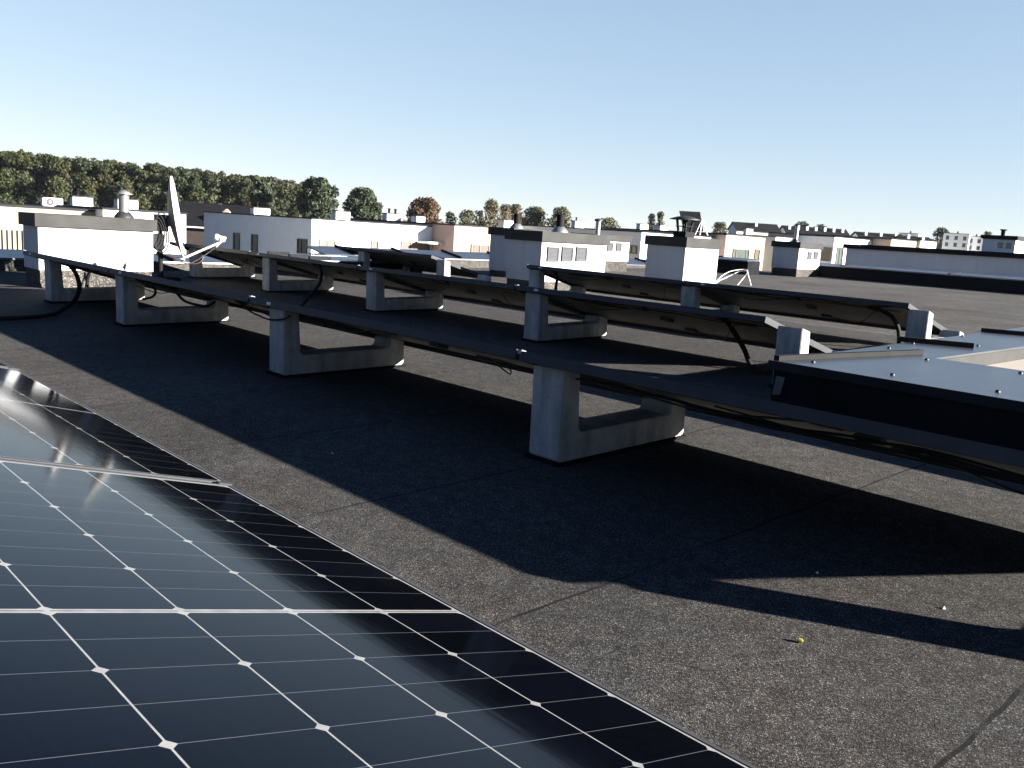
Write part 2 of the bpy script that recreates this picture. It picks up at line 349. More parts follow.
def obj(name, mb, mat, parent=None, bevel=0.0, segs=2, loc=None):
    me = bpy.data.meshes.new(name); me.from_pydata(mb.v, [], mb.f)
    if bevel:
        bm = bmesh.new(); bm.from_mesh(me); bmesh.ops.remove_doubles(bm, verts=bm.verts, dist=1e-5)
        es = [e for e in bm.edges if len(e.link_faces) == 2 and e.calc_face_angle(0) > rad(30)]
        bmesh.ops.bevel(bm, geom=es, offset=bevel, segments=segs, affect='EDGES', clamp_overlap=True)
        bmesh.ops.recalc_face_normals(bm, faces=bm.faces); bm.to_mesh(me); bm.free()
    else:
        bm = bmesh.new(); bm.from_mesh(me); bmesh.ops.recalc_face_normals(bm, faces=bm.faces); bm.to_mesh(me); bm.free()
        if any(mb.smooth): me.polygons.foreach_set('use_smooth', mb.smooth)
    me.materials.append(MAT[mat] if isinstance(mat, str) else mat)
    o = bpy.data.objects.new(name, me); COL.objects.link(o)
    if parent: o.parent = parent
    if loc is not None: o.location = loc
    return o
def tag(o, label=None, cat=None, group=None, kind=None):
    if label: o['label'] = label
    if cat: o['category'] = cat
    if group: o['group'] = group
    if kind: o['kind'] = kind
    return o
def thing(name, loc, label, cat, group=None, rz=0.0):
    o = bpy.data.objects.new(name, None); o.empty_display_size = .1; COL.objects.link(o)
    o.location = loc; o.rotation_euler = (0, 0, rz); return tag(o, label, cat, group)
def copy_tree(o, parent=None):
    c = o.copy(); COL.objects.link(c)
    if parent: c.parent = parent
    for ch in list(o.children): copy_tree(ch, c)
    return c

# ------------------------------------------------------------------ setting
m = MB(); S = 5000; m.add([(-S, -S, -6.5), (S, -S, -6.5), (S, S, -6.5), (-S, S, -6.5)], [(0, 1, 2, 3)])
tag(obj('ground', m, 'ground'), kind='structure')
RX0, RX1, RY0, RY1 = -10.8, 7.0, -5.0, 16.0
m = MB()
nx, ny = 2, 2
m.hexa([(RX0, RY0, -.8), (RX1, RY0, -.8), (RX1, RY1, -.8), (RX0, RY1, -.8),
        (RX0, RY0, roof_z(RY0)), (RX1, RY0, roof_z(RY0)), (RX1, RY1, roof_z(RY1)), (RX0, RY1, roof_z(RY1))])
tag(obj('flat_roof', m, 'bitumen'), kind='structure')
bh = thing('apartment_building', (-2, 5, -6.5), 'white building under the flat bitumen roof, below the panels', 'building')
obj('wall', MB().box(RX0 + 2.05, RX1 + 1.95, RY0 - 4.95, RY1 - 5.05, 0, 5.69), 'white_wall', bh)

def hexo(name, pts, mat, parent): return obj(name, MB().hexa(pts), mat, parent)
def parapet(name, x0, x1, y0, y1, zt, drop, label, inner):
    """low edge wall: dark felt upstand, sheet-metal cap sloping inwards, folded joints"""
    zb = roof_z((y0 + y1) / 2) - .05
    t = thing(name, ((x0 + x1) / 2, (y0 + y1) / 2, zb), label, 'parapet')
    cx, cy = (x0 + x1) / 2, (y0 + y1) / 2; hx, hy = (x1 - x0) / 2, (y1 - y0) / 2; h = zt - zb
    obj('upstand', MB().box(-hx, hx, -hy, hy, 0, h - drop - .012), 'upstand' if inner != 'y' else 'curb', t)
    o = .025; c = MB(); J = []
    if inner == 'x':   # inner edge is +x
        c.hexa([(-hx - o, -hy, h - .02), (hx + o, -hy, h - drop - .02), (hx + o, hy, h - drop - .02), (-hx - o, hy, h - .02),
                (-hx - o, -hy, h), (hx + o, -hy, h - drop), (hx + o, hy, h - drop), (-hx - o, hy, h)])
        y = -hy + .45
        while y < hy:
            J.append([(-hx - o, y, h + .001), (hx + o, y, h - drop + .001), (hx + o, y + .03, h - drop + .001), (-hx - o, y + .03, h + .001),
                    (-hx - o, y, h + .026), (hx + o, y, h - drop + .026), (hx + o, y + .03, h - drop + .026), (-hx - o, y + .03, h + .026)]); y += .95
    else:              # inner edge is -y
        c.hexa([(-hx, -hy - o, h - drop - .02), (hx, -hy - o, h - drop - .02), (hx, hy + o, h - .02), (-hx, hy + o, h - .02),
                (-hx, -hy - o, h - drop), (hx, -hy - o, h - drop), (hx, hy + o, h), (-hx, hy + o, h)])
        x = -hx + .8
        while x < hx:
            J.append([(x, -hy - o, h - drop + .001), (x + .03, -hy - o, h - drop + .001), (x + .03, hy + o, h + .001), (x, hy + o, h + .001),
                    (x, -hy - o, h - drop + .018), (x + .03, -hy - o, h - drop + .018), (x + .03, hy + o, h + .018), (x, hy + o, h + .018)]); x += 1.9
    cap = obj('metal_cap', c, 'cap_metal', t); 
    for p in J: hexo('folded_seam', p, 'seam_metal', cap)
    return t
parapet('parapet', -10.7, -10.25, 6.3, 14.3, .350, .09, 'parapet with pale cap sheet and sunlit felt face, beyond the panel rows', 'x')
parapet('parapet', -10.3, -9.85, -4.9, 6.2, .20, .06, 'low shaded parapet with pale cap behind the long low white box', 'x')
parapet('parapet', -10.2, -8.56, 13.9, 14.3, .50, .03, 'short black parapet joining the small far chimney', 'y')
parapet('parapet', -8.42, 6.9, 15.5, 15.9, .50, .03, 'long black parapet with thin pale cap before the blank grey building', 'y')

# ------------------------------------------------------------------ solar panels
def make_panel():
    t = thing('solar_panel', (0, 0, 0), 'x', 'solar panel')
    f = MB(); hl = PL / 2; w = .011
    f.box(-hl, hl, 0, w, -PT, 0); f.box(-hl, hl, PW - w, PW, -PT, 0)
    f.box(-hl, -hl + w, w, PW - w, -PT, 0); f.box(hl - w, hl, w, PW - w, -PT, 0)
    g = .028                                        # inner flange of the frame profile
    f.box(-hl + w, hl - w, w, g, -PT, -PT + .002); f.box(-hl + w, hl - w, PW - g, PW - w, -PT, -PT + .002)
    f.box(-hl + w, -hl + g, g, PW - g, -PT, -PT + .002); f.box(hl - g, hl - w, g, PW - g, -PT, -PT + .002)
    obj('frame', f, 'frame', t)
    obj('glass', MB().box(-hl + w, hl - w, w, PW - w, -.0065, -.0015), 'cells', t)
    obj('backsheet', MB().box(-hl + w, hl - w, w, PW - w, -.0085, -.0066), 'backsheet', t)
    for k in (.18, .5, .82):
        b = MB().box(-.035, .035, PW * k - .028, PW * k + .028, -.026, -.0086)
        jb = obj('junction_box', b, 'black_plastic', t, bevel=.004)
    for s in (-1, 1):
        y = PW * (.18 if s < 0 else .82)
        obj('cable_lead', MB().tube([(s * .03, y, -.018), (s * .14, y + .02, -.03), (s * .36, y * .6 + .10, -.052 - .012 * (s > 0)), (s * .62, .16, -.040), (s * .80, .10, -.046)], .0032, 6), 'black_plastic', t)
    c = MB().box(-hl - .012, -hl + .005, -.003, .020, -.011, .0035)
    obj('clamp', c, 'alu', t, bevel=.0015)
    c = MB().box(-hl - .014, -hl + .006, PW - .034, PW + .002, -PT, .003)
    obj('clamp', c, 'frame', t, bevel=.0015)
    obj('sticker', MB().box(-hl + .155, -hl + .190, -.0012, -.0003, -.022, -.010), 'white_paint', t)
    return t
proto = make_panel(); used = [False]
def panel(xc, yh, zh, label, group, rx=0.0, rz=0.0, ry=0.0, sy=.955):
    t = proto if not used[0] else copy_tree(proto)
    used[0] = True
    t.location = (xc, yh, zh); t.rotation_euler = (-TILT + rx, ry, rz); t.scale = (1, sy, 1)
    t['label'] = label; t['group'] = group
    return t
PITCH = 1.7758
G0, G1, G2, G3 = 'panels of the nearest row', 'panels of the second row', 'panels of the third row', 'panels of the back row'
row0_y, row0_z = .9605 - PW * math.cos(TILT), .0527 + PW * math.sin(TILT)
panel(-1.0696, row0_y, row0_z, 'nearest solar panel, its white cell grid filling the bottom left corner', G0, sy=1, rz=.0074, ry=.0029)
panel(-1.0696 - PITCH, row0_y - .004, row0_z + .001, 'solar panel reflecting pale sky just beyond the nearest panel', G0, sy=1, rx=.004, rz=.0074, ry=.0040)
panel(-1.0696 - 2 * PITCH, row0_y - .02, row0_z + .010, 'solar panel at the far end of the nearest row, outside the left edge', G0, sy=1, rx=.004, rz=.006, ry=.0029)
R1X = -1.9546
row1 = [('seen from behind, running in front of the dark skylight curb', 0), ('of the second row spanning the two largest concrete supports', 1),
        ('of the second row passing right in front of the satellite dish', 2), ('of the second row overlapping the long low white box', 3)]
for s, k in row1:
    t1 = panel(R1X + PITCH * (.5 - k) + (.075 if k == 0 else 0), 1.908, .3484 + roof_z(1.908), 'solar panel ' + s, G1, rx=rng.uniform(-.004, .004), ry=rng.uniform(-.002, .002))
    if k == 0: t1.scale = (1.085, .955, 1)
for ch in list([o for o in bpy.data.objects if o.name.startswith('solar_panel') and 'running in front' in o.get('label', '')][0].children):
    if ch.name.startswith('sticker'): bpy.data.objects.remove(ch)
R2X = -2.228
row2 = [('of the third row ending with a sunlit edge at the skylight', 0), ('of the third row left of the straight slanting hose', 1),
        ('of the third row with a curved hose hanging beneath it', 2), ('of the third row behind the feed arm of the dish', 3)]
for s, k in row2:
    panel(R2X - PITCH * (.5 + k), 3.848, .3484 + roof_z(3.848), 'solar panel ' + s, G2, rx=rng.uniform(-.004, .004), ry=rng.uniform(-.002, .002))
panel(-2.339 - PITCH * .5, 5.777, .3484 + roof_z(5.777), 'right one of the two panels before the chimney with black cowl', G3)
panel(-2.339 - PITCH * 1.5, 5.777, .3484 + roof_z(5.777), 'back row panel with its corner against the box with three grilles', G3, ry=.002)
panel(-7.30 - PITCH * .5, 5.777, .3484 + roof_z(5.777), 'lone back row solar panel left of the box with three grilles', G3)

# ------------------------------------------------------------------ concrete supports
def make_support():
    t = thing('concrete_support', (0, 0, 0), 'x', 'concrete support')
    prof = [(.004, .0), (.655, .0), (.664, .012), (.664, .112), (.655, .119), (.585, .137), (.578, .134), (.575, .101), (.562, .088), (.100, .086), (.085, .100), (.076, .277), (.006, .296), (0, .293), (0, .008)]
    obj('concrete_body', MB().prism(prof, 0, -.067, .067), 'concrete', t, bevel=.004, segs=2)
    obj('rubber_pad', MB().box(-.075, .075, -.012, .672, -.010, -.0005), 'pad', t)
    return t
sp = make_support(); sused = [False]
def support(xr, yf, label, group, zs=1.0, rz=0.0):
    t = sp if not sused[0] else copy_tree(sp)
    sused[0] = True
    t.location = (xr - .067, yf, roof_z(yf) + .011); t.rotation_euler = (math.atan(SL), 0, rz); t.scale = (1, 1, zs)
    t['label'] = label; t['group'] = group
SG = 'concrete supports under the panel rows'
for xr, s in ((.005, 'outside the right edge, under the second row'), (-1.797, 'with a sunlit heel, largest of all in view'),
              (-3.5005, 'second largest in view, with a thin cable across its front'), (-5.417, 'with a short cable loop inside, in front of the dish'),
              (-6.815, 'with a thick black hose looping past it')):
    support(xr, 1.9585, 'U-shaped concrete support ' + s, SG, rz=rng.uniform(-.012, .012))
for xr, s in ((-2.064, 'with a bright side face right behind the skylight corner'), (-3.829, 'directly above the largest one in the picture'),
              (-5.5955, 'under the third row below the lone back row panel'), (-7.2576, 'just left of the curved hose of the third row'), (-8.82, 'of the third row just right of the satellite dish')):
    support(xr, 3.9, 'U-shaped concrete support ' + s, SG, rz=rng.uniform(-.012, .012))
for xr, s in ((-2.235, 'with a bright side face at the right end of the back row'), (-4.03, 'below the chimney with the black cowl'),
              (-5.763, 'right before the box with three grilles')):
    support(xr, 5.83, 'U-shaped concrete support ' + s, SG)
support(-7.15, 5.83, 'small pale concrete support at the right end of the lone back panel', SG)
support(-8.62, 5.83, 'concrete support hidden under the left end of the short back row group', SG)
for i, (xr, s) in enumerate(((-.16, 'right end'), (-1.90, 'first joint'), (-3.68, 'second joint'), (-5.40, 'left end'))):
    support(xr, row0_y + .05, 'concrete support hidden beneath the nearest panels at their ' + s, SG, zs=.74)

# small white stickers on the frame edges
for x, y, z in ((-3.80, 1.908, .3484),):
    pass

# ------------------------------------------------------------------ skylight with sheet-metal surround (right)
def skylight():
    xl0, xl1 = -1.89, -2.13                         # left edge is slightly out of square
    y0, y1, xr = 3.36, 7.6, 1.7; zc = .240
    b = Vector((-.1, 5.4, roof_z(5.4)))
    t = thing('skylight', b, 'dark flat skylight curb with grey metal top and cream glazing', 'skylight')
    def lp(x, y, z): return (x - b.x, y - b.y, z - b.z)
    def ex(y): return xl0 + (xl1 - xl0) * (y - y0) / (y1 - y0)
    io = (-1.62, 1.30, 4.35, 7.2)                  # opening x0,x1,y0,y1
    c = MB()
    def wall(p, q, z0, z1): # p,q : quads (4 xy) -> prism
        pts = [lp(x, y, roof_z(y) - .01) for x, y in p] + [lp(x, y, z1) for x, y in p]; c.hexa(pts)
    wall([(xl0, y0), (xr, y0), (xr, io[2]), (ex(io[2]), io[2])], None, 0, zc - .012)
    wall([(ex(io[2]), io[2] + .001), (io[0], io[2] + .001), (io[0], io[3] - .001), (ex(io[3]), io[3] - .001)], None, 0, zc - .012)
    wall([(io[1], io[2] + .001), (xr, io[2] + .001), (xr, io[3] - .001), (io[1], io[3] - .001)], None, 0, zc - .012)
    wall([(ex(io[3]), io[3]), (xr, io[3]), (xr, y1), (xl1, y1)], None, 0, zc - .012)
    obj('curb', c, 'curb', t)
    c = MB()
    def sheet(p): c.hexa([lp(x, y, zc - .010) for x, y in p] + [lp(x, y, zc) for x, y in p])
    o = .018
    sheet([(xl0 - o, y0 - o), (xr, y0 - o), (xr, io[2] + .006), (ex(io[2]) - o, io[2] + .006)])
    sheet([(ex(io[2]) - o, io[2] + .008), (io[0] + .006, io[2] + .008), (io[0] + .006, io[3] - .008), (ex(io[3]) - o, io[3] - .008)])
    sheet([(io[1] - .006, io[2] + .008), (xr, io[2] + .008), (xr, io[3] - .008), (io[1] - .006, io[3] - .008)])
    sheet([(ex(io[3]) - o, io[3] - .006), (xr, io[3] - .006), (xr, y1 + o), (xl1 - o, y1 + o)])
    cap = obj('metal_cap', c, 'cap_metal', t)
    # turned-down dark front edge of the cap
    e = MB().hexa([lp(xl0 - o, y0 - o - .004, zc - .035), lp(xr, y0 - o - .004, zc - .035), lp(xr, y0 - o + .001, zc - .035), lp(xl0 - o, y0 - o + .001, zc - .035),
                   lp(xl0 - o, y0 - o - .004, zc + .003), lp(xr, y0 - o - .004, zc + .003), lp(xr, y0 - o + .001, zc + .003), lp(xl0 - o, y0 - o + .001, zc + .003)])
    obj('edge_strip', e, 'dark_trim', t)
    for (xa, ya, xb, yb, hh) in ((-1.895, 3.38, -1.72, 4.45, .022), (-2.05, 4.96, -1.71, 5.13, .028), (-2.10, 6.40, -1.66, 6.62, .028)):
        d = Vector((xb - xa, yb - ya, 0)); n = Vector((-d.y, d.x, 0)).normalized() * .014
        A = Vector((xa, ya, 0)); B = Vector((xb, yb, 0))
        q = [A - n, B - n, B + n, A + n]
        obj('folded_seam', MB().hexa([lp(p.x, p.y, zc + .0005) for p in q] + [lp(p.x, p.y, zc + hh) for p in q]), 'seam_metal', cap)
    # light inner lining and opal sheet
    li = MB(); zi = .165
    for q in ([(io[0] + .001, io[2] + .001), (io[0] + .008, io[2] + .001), (io[0] + .008, io[3] - .001), (io[0] + .001, io[3] - .001)],
              [(io[0] + .009, io[2] + .001), (io[1] - .001, io[2] + .001), (io[1] - .001, io[2] + .007), (io[0] + .009, io[2] + .007)]):
        li.hexa([lp(x, y, zi - .01) for x, y in q] + [lp(x, y, zc - .011) for x, y in q])
    obj('inner_lining', li, 'fascia', t)
    obj('opal_sheet', MB().hexa([lp(x, y, zi - .02) for x, y in [(io[0] + .010, io[2] + .010), (io[1] - .01, io[2] + .010), (io[1] - .01, io[3] - .01), (io[0] + .010, io[3] - .01)]] +
                                [lp(x, y, zi) for x, y in [(io[0] + .010, io[2] + .010), (io[1] - .01, io[2] + .010), (io[1] - .01, io[3] - .01), (io[0] + .010, io[3] - .01)]]), 'cream_panel', t)
    for x, y in ((-1.79, 3.50), (-1.45, 3.50), (-1.06, 3.50), (-.69, 3.50), (-1.60, 4.22), (-1.90, 4.50), (-1.95, 4.92), (-1.74, 5.29), (-2.02, 5.84), (-1.74, 6.30), (-1.20, 4.22)):
        obj('screw', MB().lathe([(.0001, .0095), (.006, .009), (.009, .005), (.0095, .0005)][::-1], lp(x, y, zc), 10), 'lead', cap)
    obj('tape_strip', MB().hexa([lp(-1.872, y0 - .0245, .100), lp(-1.835, y0 - .0245, .105), lp(-1.835, y0 - .0225, .105), lp(-1.872, y0 - .0225, .100),
                                 lp(-1.862, y0 - .0245, .182), lp(-1.822, y0 - .0245, .182), lp(-1.822, y0 - .0225, .182), lp(-1.862, y0 - .0225, .182)]), 'grille', t)
skylight()
def skylight_far():
    b = Vector((-9.4, 5.95, roof_z(5.95)))
    t = thing('skylight', b, 'low skylight with pale metal top left of the lone back panel', 'skylight')
    obj('curb', MB().box(-.75, .75, -.70, .75, -.02, .175), 'curb', t)
    c = MB(); c.box(-.77, .77, -.72, -.45, .176, .19); c.box(-.77, -.45, -.449, .449, .176, .19); c.box(.45, .77, -.449, .449, .176, .19); c.box(-.77, .77, .45, .77, .176, .19)
    cap = obj('metal_cap', c, 'cap_metal', t)
    for x in (-.40, .1, .55): obj('folded_seam', MB().box(x, x + .035, -.72, -.44, .1905, .22), 'seam_metal', cap)
    obj('opal_sheet', MB().box(-.449, .449, -.449, .449, .176, .186), 'cap_metal', t)
skylight_far()

# ------------------------------------------------------------------ rendered chimney boxes on the roof
def lathe_flue(t, x, y, z0, kind):
    if kind == 'cap_pipe':      # shiny pipe, conical rain cap, lead collar
        f = obj('flue', MB().lathe([(.045, 0), (.045, .175)], (x, y, z0 + .02), 18), 'steel', t)
        obj('rain_cap', MB().lathe([(.075, .0), (.078, .004), (.02, .035), (.0005, .040)], (x, y, z0 + .205), 18), 'alu', f)
        obj('strut', MB().box(x - .032, x - .026, y - .004, y + .004, z0 + .19, z0 + .21).box(x + .026, x + .032, y - .004, y + .004, z0 + .19, z0 + .21), 'steel', f)
        obj('collar', MB().lathe([(.085, 0), (.080, .015), (.055, .048), (.047, .052)], (x, y, z0), 18), 'lead', f)
    elif kind == 'black_pipe':
        f = obj('flue', MB().lathe([(.046, 0), (.046, .15)], (x, y, z0 + .045), 16), 'flue_black', t)
        obj('collar', MB().lathe([(.095, 0), (.088, .02), (.056, .055), (.048, .062)], (x, y, z0), 16), 'steel', f)
    elif kind == 'cowl':        # black square stub, open lantern, wide flat hat
        f = obj('flue', MB().box(x - .10, x + .10, y - .10, y + .10, z0, z0 + .07), 'flue_black', t)
        pb = MB()
        for sx in (-1, 1):
            for sy in (-1, 1): pb.hexa([(x + sx * .055 - .012, y + sy * .055 - .012, z0 + .07), (x + sx * .055 + .012, y + sy * .055 - .012, z0 + .07), (x + sx * .055 + .012, y + sy * .055 + .012, z0 + .07), (x + sx * .055 - .012, y + sy * .055 + .012, z0 + .07),
                                        (x + sx * .075 - .012, y + sy * .075 - .012, z0 + .225), (x + sx * .075 + .012, y + sy * .075 - .012, z0 + .225), (x + sx * .075 + .012, y + sy * .075 + .012, z0 + .225), (x + sx * .075 - .012, y + sy * .075 + .012, z0 + .225)])
        pb.box(x - .085, x + .085, y - .085, y + .085, z0 + .135, z0 + .145)
        obj('lantern', pb, 'flue_black', f)
        obj('hat', MB().lathe([(.205, 0), (.208, .010), (.10, .042), (.0005, .055)], (x, y, z0 + .225), 20), 'lead', f)
    elif kind == 'thin_pipe':
        f = obj('flue', MB().lathe([(.036, 0), (.036, .27)], (x, y, z0 + .02), 16), 'steel', t)
        obj('collar', MB().lathe([(.06, 0), (.055, .03), (.038, .045)], (x, y, z0), 16), 'lead', f)
        obj('rain_cap', MB().lathe([(.055, .0), (.055, .012), (.0005, .02)], (x, y, z0 + .295), 16), 'lead', f)

def chimney(x0, x1, y0, y1, zt, fasc, zu, label, flues=(), grilles=(), wall='white_box'):
    b = Vector(((x0 + x1) / 2, (y0 + y1) / 2, roof_z((y0 + y1) / 2)))
    t = thing('chimney', b, label, 'chimney')
    X0, X1, Y0, Y1 = x0 - b.x, x1 - b.x, y0 - b.y, y1 - b.y
    obj('wall', MB().box(X0, X1, Y0, Y1, zu - b.z, zt - b.z - .02), wall, t)
    o = .012
    obj('upstand', MB().box(X0 + .01, X1 - .01, Y0 + .01, Y1 - .01, -.03, zu - b.z - .002), 'upstand', t)
    o = .028
    zf = zt - fasc - b.z
    cb = MB(); a = .012
    cb.box(X0 - o, X1 + o, Y0 - o, Y0 - o + a, zf, zt - b.z - .01); cb.box(X0 - o, X1 + o, Y1 + o - a, Y1 + o, zf, zt - b.z - .01)
    cb.box(X0 - o, X0 - o + a, Y0 - o + a, Y1 + o - a, zf, zt - b.z - .01); cb.box(X1 + o - a, X1 + o, Y0 - o + a, Y1 + o - a, zf, zt - b.z - .01)
    cb.box(X0 - o, X1 + o, Y0 - o, Y1 + o, zt - b.z - .0095, zt - b.z)
    obj('metal_fascia', cb, 'fascia', t)
    for fx, fy, k in flues: lathe_flue(t, fx - b.x, fy - b.y, zt - b.z + .0005, k)
    for ya, yb, za, zb in grilles:
        A, B, Z0, Z1 = ya - b.y, yb - b.y, za - b.z, zb - b.z; w = .014
        f = MB(); f.box(X1 + .001, X1 + .016, A, B, Z0, Z0 + w); f.box(X1 + .001, X1 + .016, A, B, Z1 - w, Z1); f.box(X1 + .001, X1 + .016, A, A + w, Z0 + w, Z1 - w); f.box(X1 + .001, X1 + .016, B - w, B, Z0 + w, Z1 - w)
        fr = obj('grille', f, 'grille_frame', t)
        s = MB(); z = Z0 + w
        while z < Z1 - w - .004:
            s.hexa([(X1 + .001, A + w, z + .010), (X1 + .012, A + w, z), (X1 + .012, B - w, z), (X1 + .001, B - w, z + .010),
                    (X1 + .001, A + w, z + .013), (X1 + .013, A + w, z + .003), (X1 + .013, B - w, z + .003), (X1 + .001, B - w, z + .013)]); z += .014
        obj('slats', s, 'grille', fr)
    return t
chimney(-8.42, -8.00, 2.21, 3.15, .612, .105, .15, 'long low white box with shiny capped flue, left of the dish', [(-8.15, 2.955, 'cap_pipe')])
chimney(-7.03, -6.51, 6.59, 7.62, .734, .106, .21, 'white box with three grey grilles and a black flue', [(-6.79, 7.14, 'black_pipe')],
        [(6.675, 6.845, .425, .578), (6.895, 7.065, .432, .585), (7.12, 7.29, .44, .592)])
chimney(-8.90, -8.45, 8.02, 9.0, .757, .102, .19, 'shaded white box half hidden behind the box with three grilles', [(-8.70, 8.30, 'black_pipe')])
chimney(-9.95, -9.40, 10.78, 11.58, .758, .096, .34, 'small white box with two grilles beside the steel vent pipe', [], [(11.02, 11.15, .50, .635), (11.24, 11.37, .505, .64)])
chimney(-7.47, -6.84, 9.58, 10.34, .782, .128, .15, 'tall white chimney with a wide black hat cowl', [(-7.07, 9.83, 'cowl')])
chimney(-8.53, -8.01, 14.64, 15.44, .851, .106, .372, 'small white chimney with thin pipe, in line with the black parapet', [(-8.2, 14.82, 'thin_pipe')], [(14.96, 15.09, .55, .69), (15.19, 15.32, .56, .70)])
vp = thing('vent_pipe', (-9.28, 10.62, roof_z(10.62)), 'slim steel vent pipe beside the box with two grilles', 'vent pipe')
obj('pipe', MB().lathe([(.040, 0), (.040, .50)], (0, 0, .30), 14), 'steel', vp); obj('foot', MB().lathe([(.060, 0), (.055, .38), (.075, .40), (.075, .44), (.042, .46)], (0, 0, -.01), 14), 'flue_black', vp)
obj('rain_cap', MB().lathe([(.062, 0), (.062, .03), (.0005, .045)], (0, 0, .80), 14), 'lead', vp)

# ------------------------------------------------------------------ satellite dish
def dish():
    c = Vector((-8.40, 3.55, .645))                                    # dish centre
    view = Vector((c.x, c.y, 0)).normalized(); R = Vector((-view.y * -1, view.x * -1, 0)) if False else Vector((view.y, -view.x, 0))
    n = (R * .99 - view * .065 + Vector((0, 0, .15))).normalized()
    zup = (Vector((0, 0, 1)) - n * n.z).normalized(); sx = zup.cross(n).normalized()
    base = Vector((c.x - .10, c.y - .02, roof_z(c.y)))
    base = Vector((c.x, c.y, roof_z(c.y))) - Vector((n.x, n.y, 0)).normalized() * .16
    t = thing('satellite_dish', base, 'white satellite dish seen almost edge-on beside the long low white box', 'satellite dish')
    f = MB(); NR, NA = 7, 40; vs = []
    for side in (0, 1):
        for i in range(NR + 1):
            q = i / NR
            for k in range(NA):
                a = 2 * math.pi * k / NA
                p = c + sx * (.35 * q * math.cos(a)) + zup * (.385 * q * math.sin(a)) + n * (-.075 * (1 - q * q) - .010 * side)
                vs.append(tuple(p - base))
    def quads(o, flip):
        fs = []
        for i in range(NR):
            for k in range(NA):
                q = (o + i * NA + k, o + i * NA + (k + 1) % NA, o + (i + 1) * NA + (k + 1) % NA, o + (i + 1) * NA + k)
                fs.append(q[::-1] if flip else q)
        return fs
    o1 = (NR + 1) * NA
    rimf = [(NR * NA + k, NR * NA + (k + 1) % NA, o1 + NR * NA + (k + 1) % NA, o1 + NR * NA + k) for k in range(NA)]
    f.add(vs, quads(0, False) + rimf, True)
    d = obj('reflector', f, 'white_paint', t)
    g = MB(); g.add([tuple(Vector(v) - n * .0005) for v in vs[o1:]], quads(0, True), True); obj('reflector_back', g, 'dish_back', d)
    b = c - zup * .385
    e = b + n * .36 + zup * .12
    arm = obj('feed_arm', MB().tube([tuple(b - n * .03 - base), tuple(b + n * .02 + zup * .005 - base), tuple(e - base)], .011, 8, False), 'offwhite_plastic', t)
    ln = (c - e).normalized()
    l = MB().lathe([(.018, -.045), (.020, .0), (.020, .02), (.031, .026), (.031, .055), (.026, .058)], tuple(e + zup * .035 - base), 14, tuple(-n * .85 + zup * .25))
    l.box(e.x - base.x - .022, e.x - base.x + .022, e.y - base.y - .022, e.y - base.y + .022, e.z - base.z + .0, e.z - base.z + .04)
    obj('feed_horn', l, 'offwhite_plastic', arm)
    obj('coax_cable', MB().tube([tuple(e - base), tuple(e - n * .1 - zup * .075 - base), tuple(e - n * .3 - zup * .175 - base), tuple(b - n * .01 - zup * .02 - base), tuple(b - n * .12 + zup * .03 - base)], .004, 6), 'white_cable', arm)
    m_ = c - n * .16 - zup * .03 - base
    br = MB().tube([tuple(c - n * .06 - zup * .03 - base), tuple(m_)], .055, 10, False); br.box(m_.x - .05, m_.x + .05, m_.y - .05, m_.y + .05, m_.z - .09, m_.z + .07)
    obj('bracket', br, 'dish_back', t)
    obj('mast', MB().tube([(0, 0, .02), (0, 0, m_.z + .06)], .022, 10, False), 'flue_black', t)
    obj('mast_foot', MB().box(-.14, .14, -.14, .14, 0, .045), 'pad', t, bevel=.006)
    obj('plastic_cover', MB().box(-.035, .035, -.06, .025, m_.z - .26, m_.z - .11), 'offwhite_plastic', t, bevel=.008)
dish()
cb = MB()
for k in range(5):
    a0 = .07 + .012 * k; pts = []
    for i in range(17):
        a = 2 * math.pi * i / 16; pts.append((-8.22 + .012 * k + .02 * math.sin(a * 2 + k), 3.245 + a0 * .62 * math.cos(a) + .012 * k, .475 + a0 * 1.55 * math.sin(a) + .006 * k))
    cb.tube(pts, .0065, 7, True, 3)
o = obj('cable_coil', MB().add([tuple(Vector(v) - Vector((-8.22, 3.245, .475))) for v in cb.v], cb.f, True), 'hose'); o.location = (-8.22, 3.245, .475)
tag(o, 'coil of black cable between the long low box and the dish', 'cable coil')

# ------------------------------------------------------------------ hoses and cables
def cable(name, pts, r, mat, label, cat):
    b = Vector(pts[-1]); o = obj(name, MB().tube([tuple(Vector(p) - b) for p in pts], r, 8), mat); o.location = b; return tag(o, label, cat)
cable('hose', [(-7.035, 2.100, .279), (-6.735, 2.050, .284), (-6.493, 2.020, .245), (-6.351, 2.000, .181), (-6.270, 1.970, .128), (-6.224, 1.920, .066), (-6.157, 1.819, .015), (-5.944, 1.668, .012), (-5.878, 1.538, .010), (-5.872, 1.402, .007), (-5.915, 1.204, .004)], .015, 'hose',
      'thick black hose looping onto the roof at the left edge', 'hose')
cable('hose', [(-7.30, 2.42, .250), (-7.497, 2.45, .192), (-7.559, 2.45, .131), (-7.587, 2.45, .063), (-7.60, 2.45, .015)], .015, 'hose', 'short black hose end between the two leftmost concrete supports', 'hose')
cable('cable', [(-6.103, 2.3, .225), (-5.964, 2.3, .203), (-5.845, 2.3, .200), (-5.804, 2.3, .171), (-5.863, 2.3, .132), (-6.018, 2.3, .104)], .008, 'hose', 'short black cable loop showing inside the support nearest the dish', 'cable')
cable('cable', [(-5.329, 2.2, .257), (-5.255, 2.2, .230), (-5.169, 2.2, .194), (-5.084, 2.2, .178), (-4.947, 2.2, .175), (-4.815, 2.2, .182), (-4.72, 2.2, .215)], .008, 'hose', 'black cable sagging under the second row just right of the dish foot', 'cable')
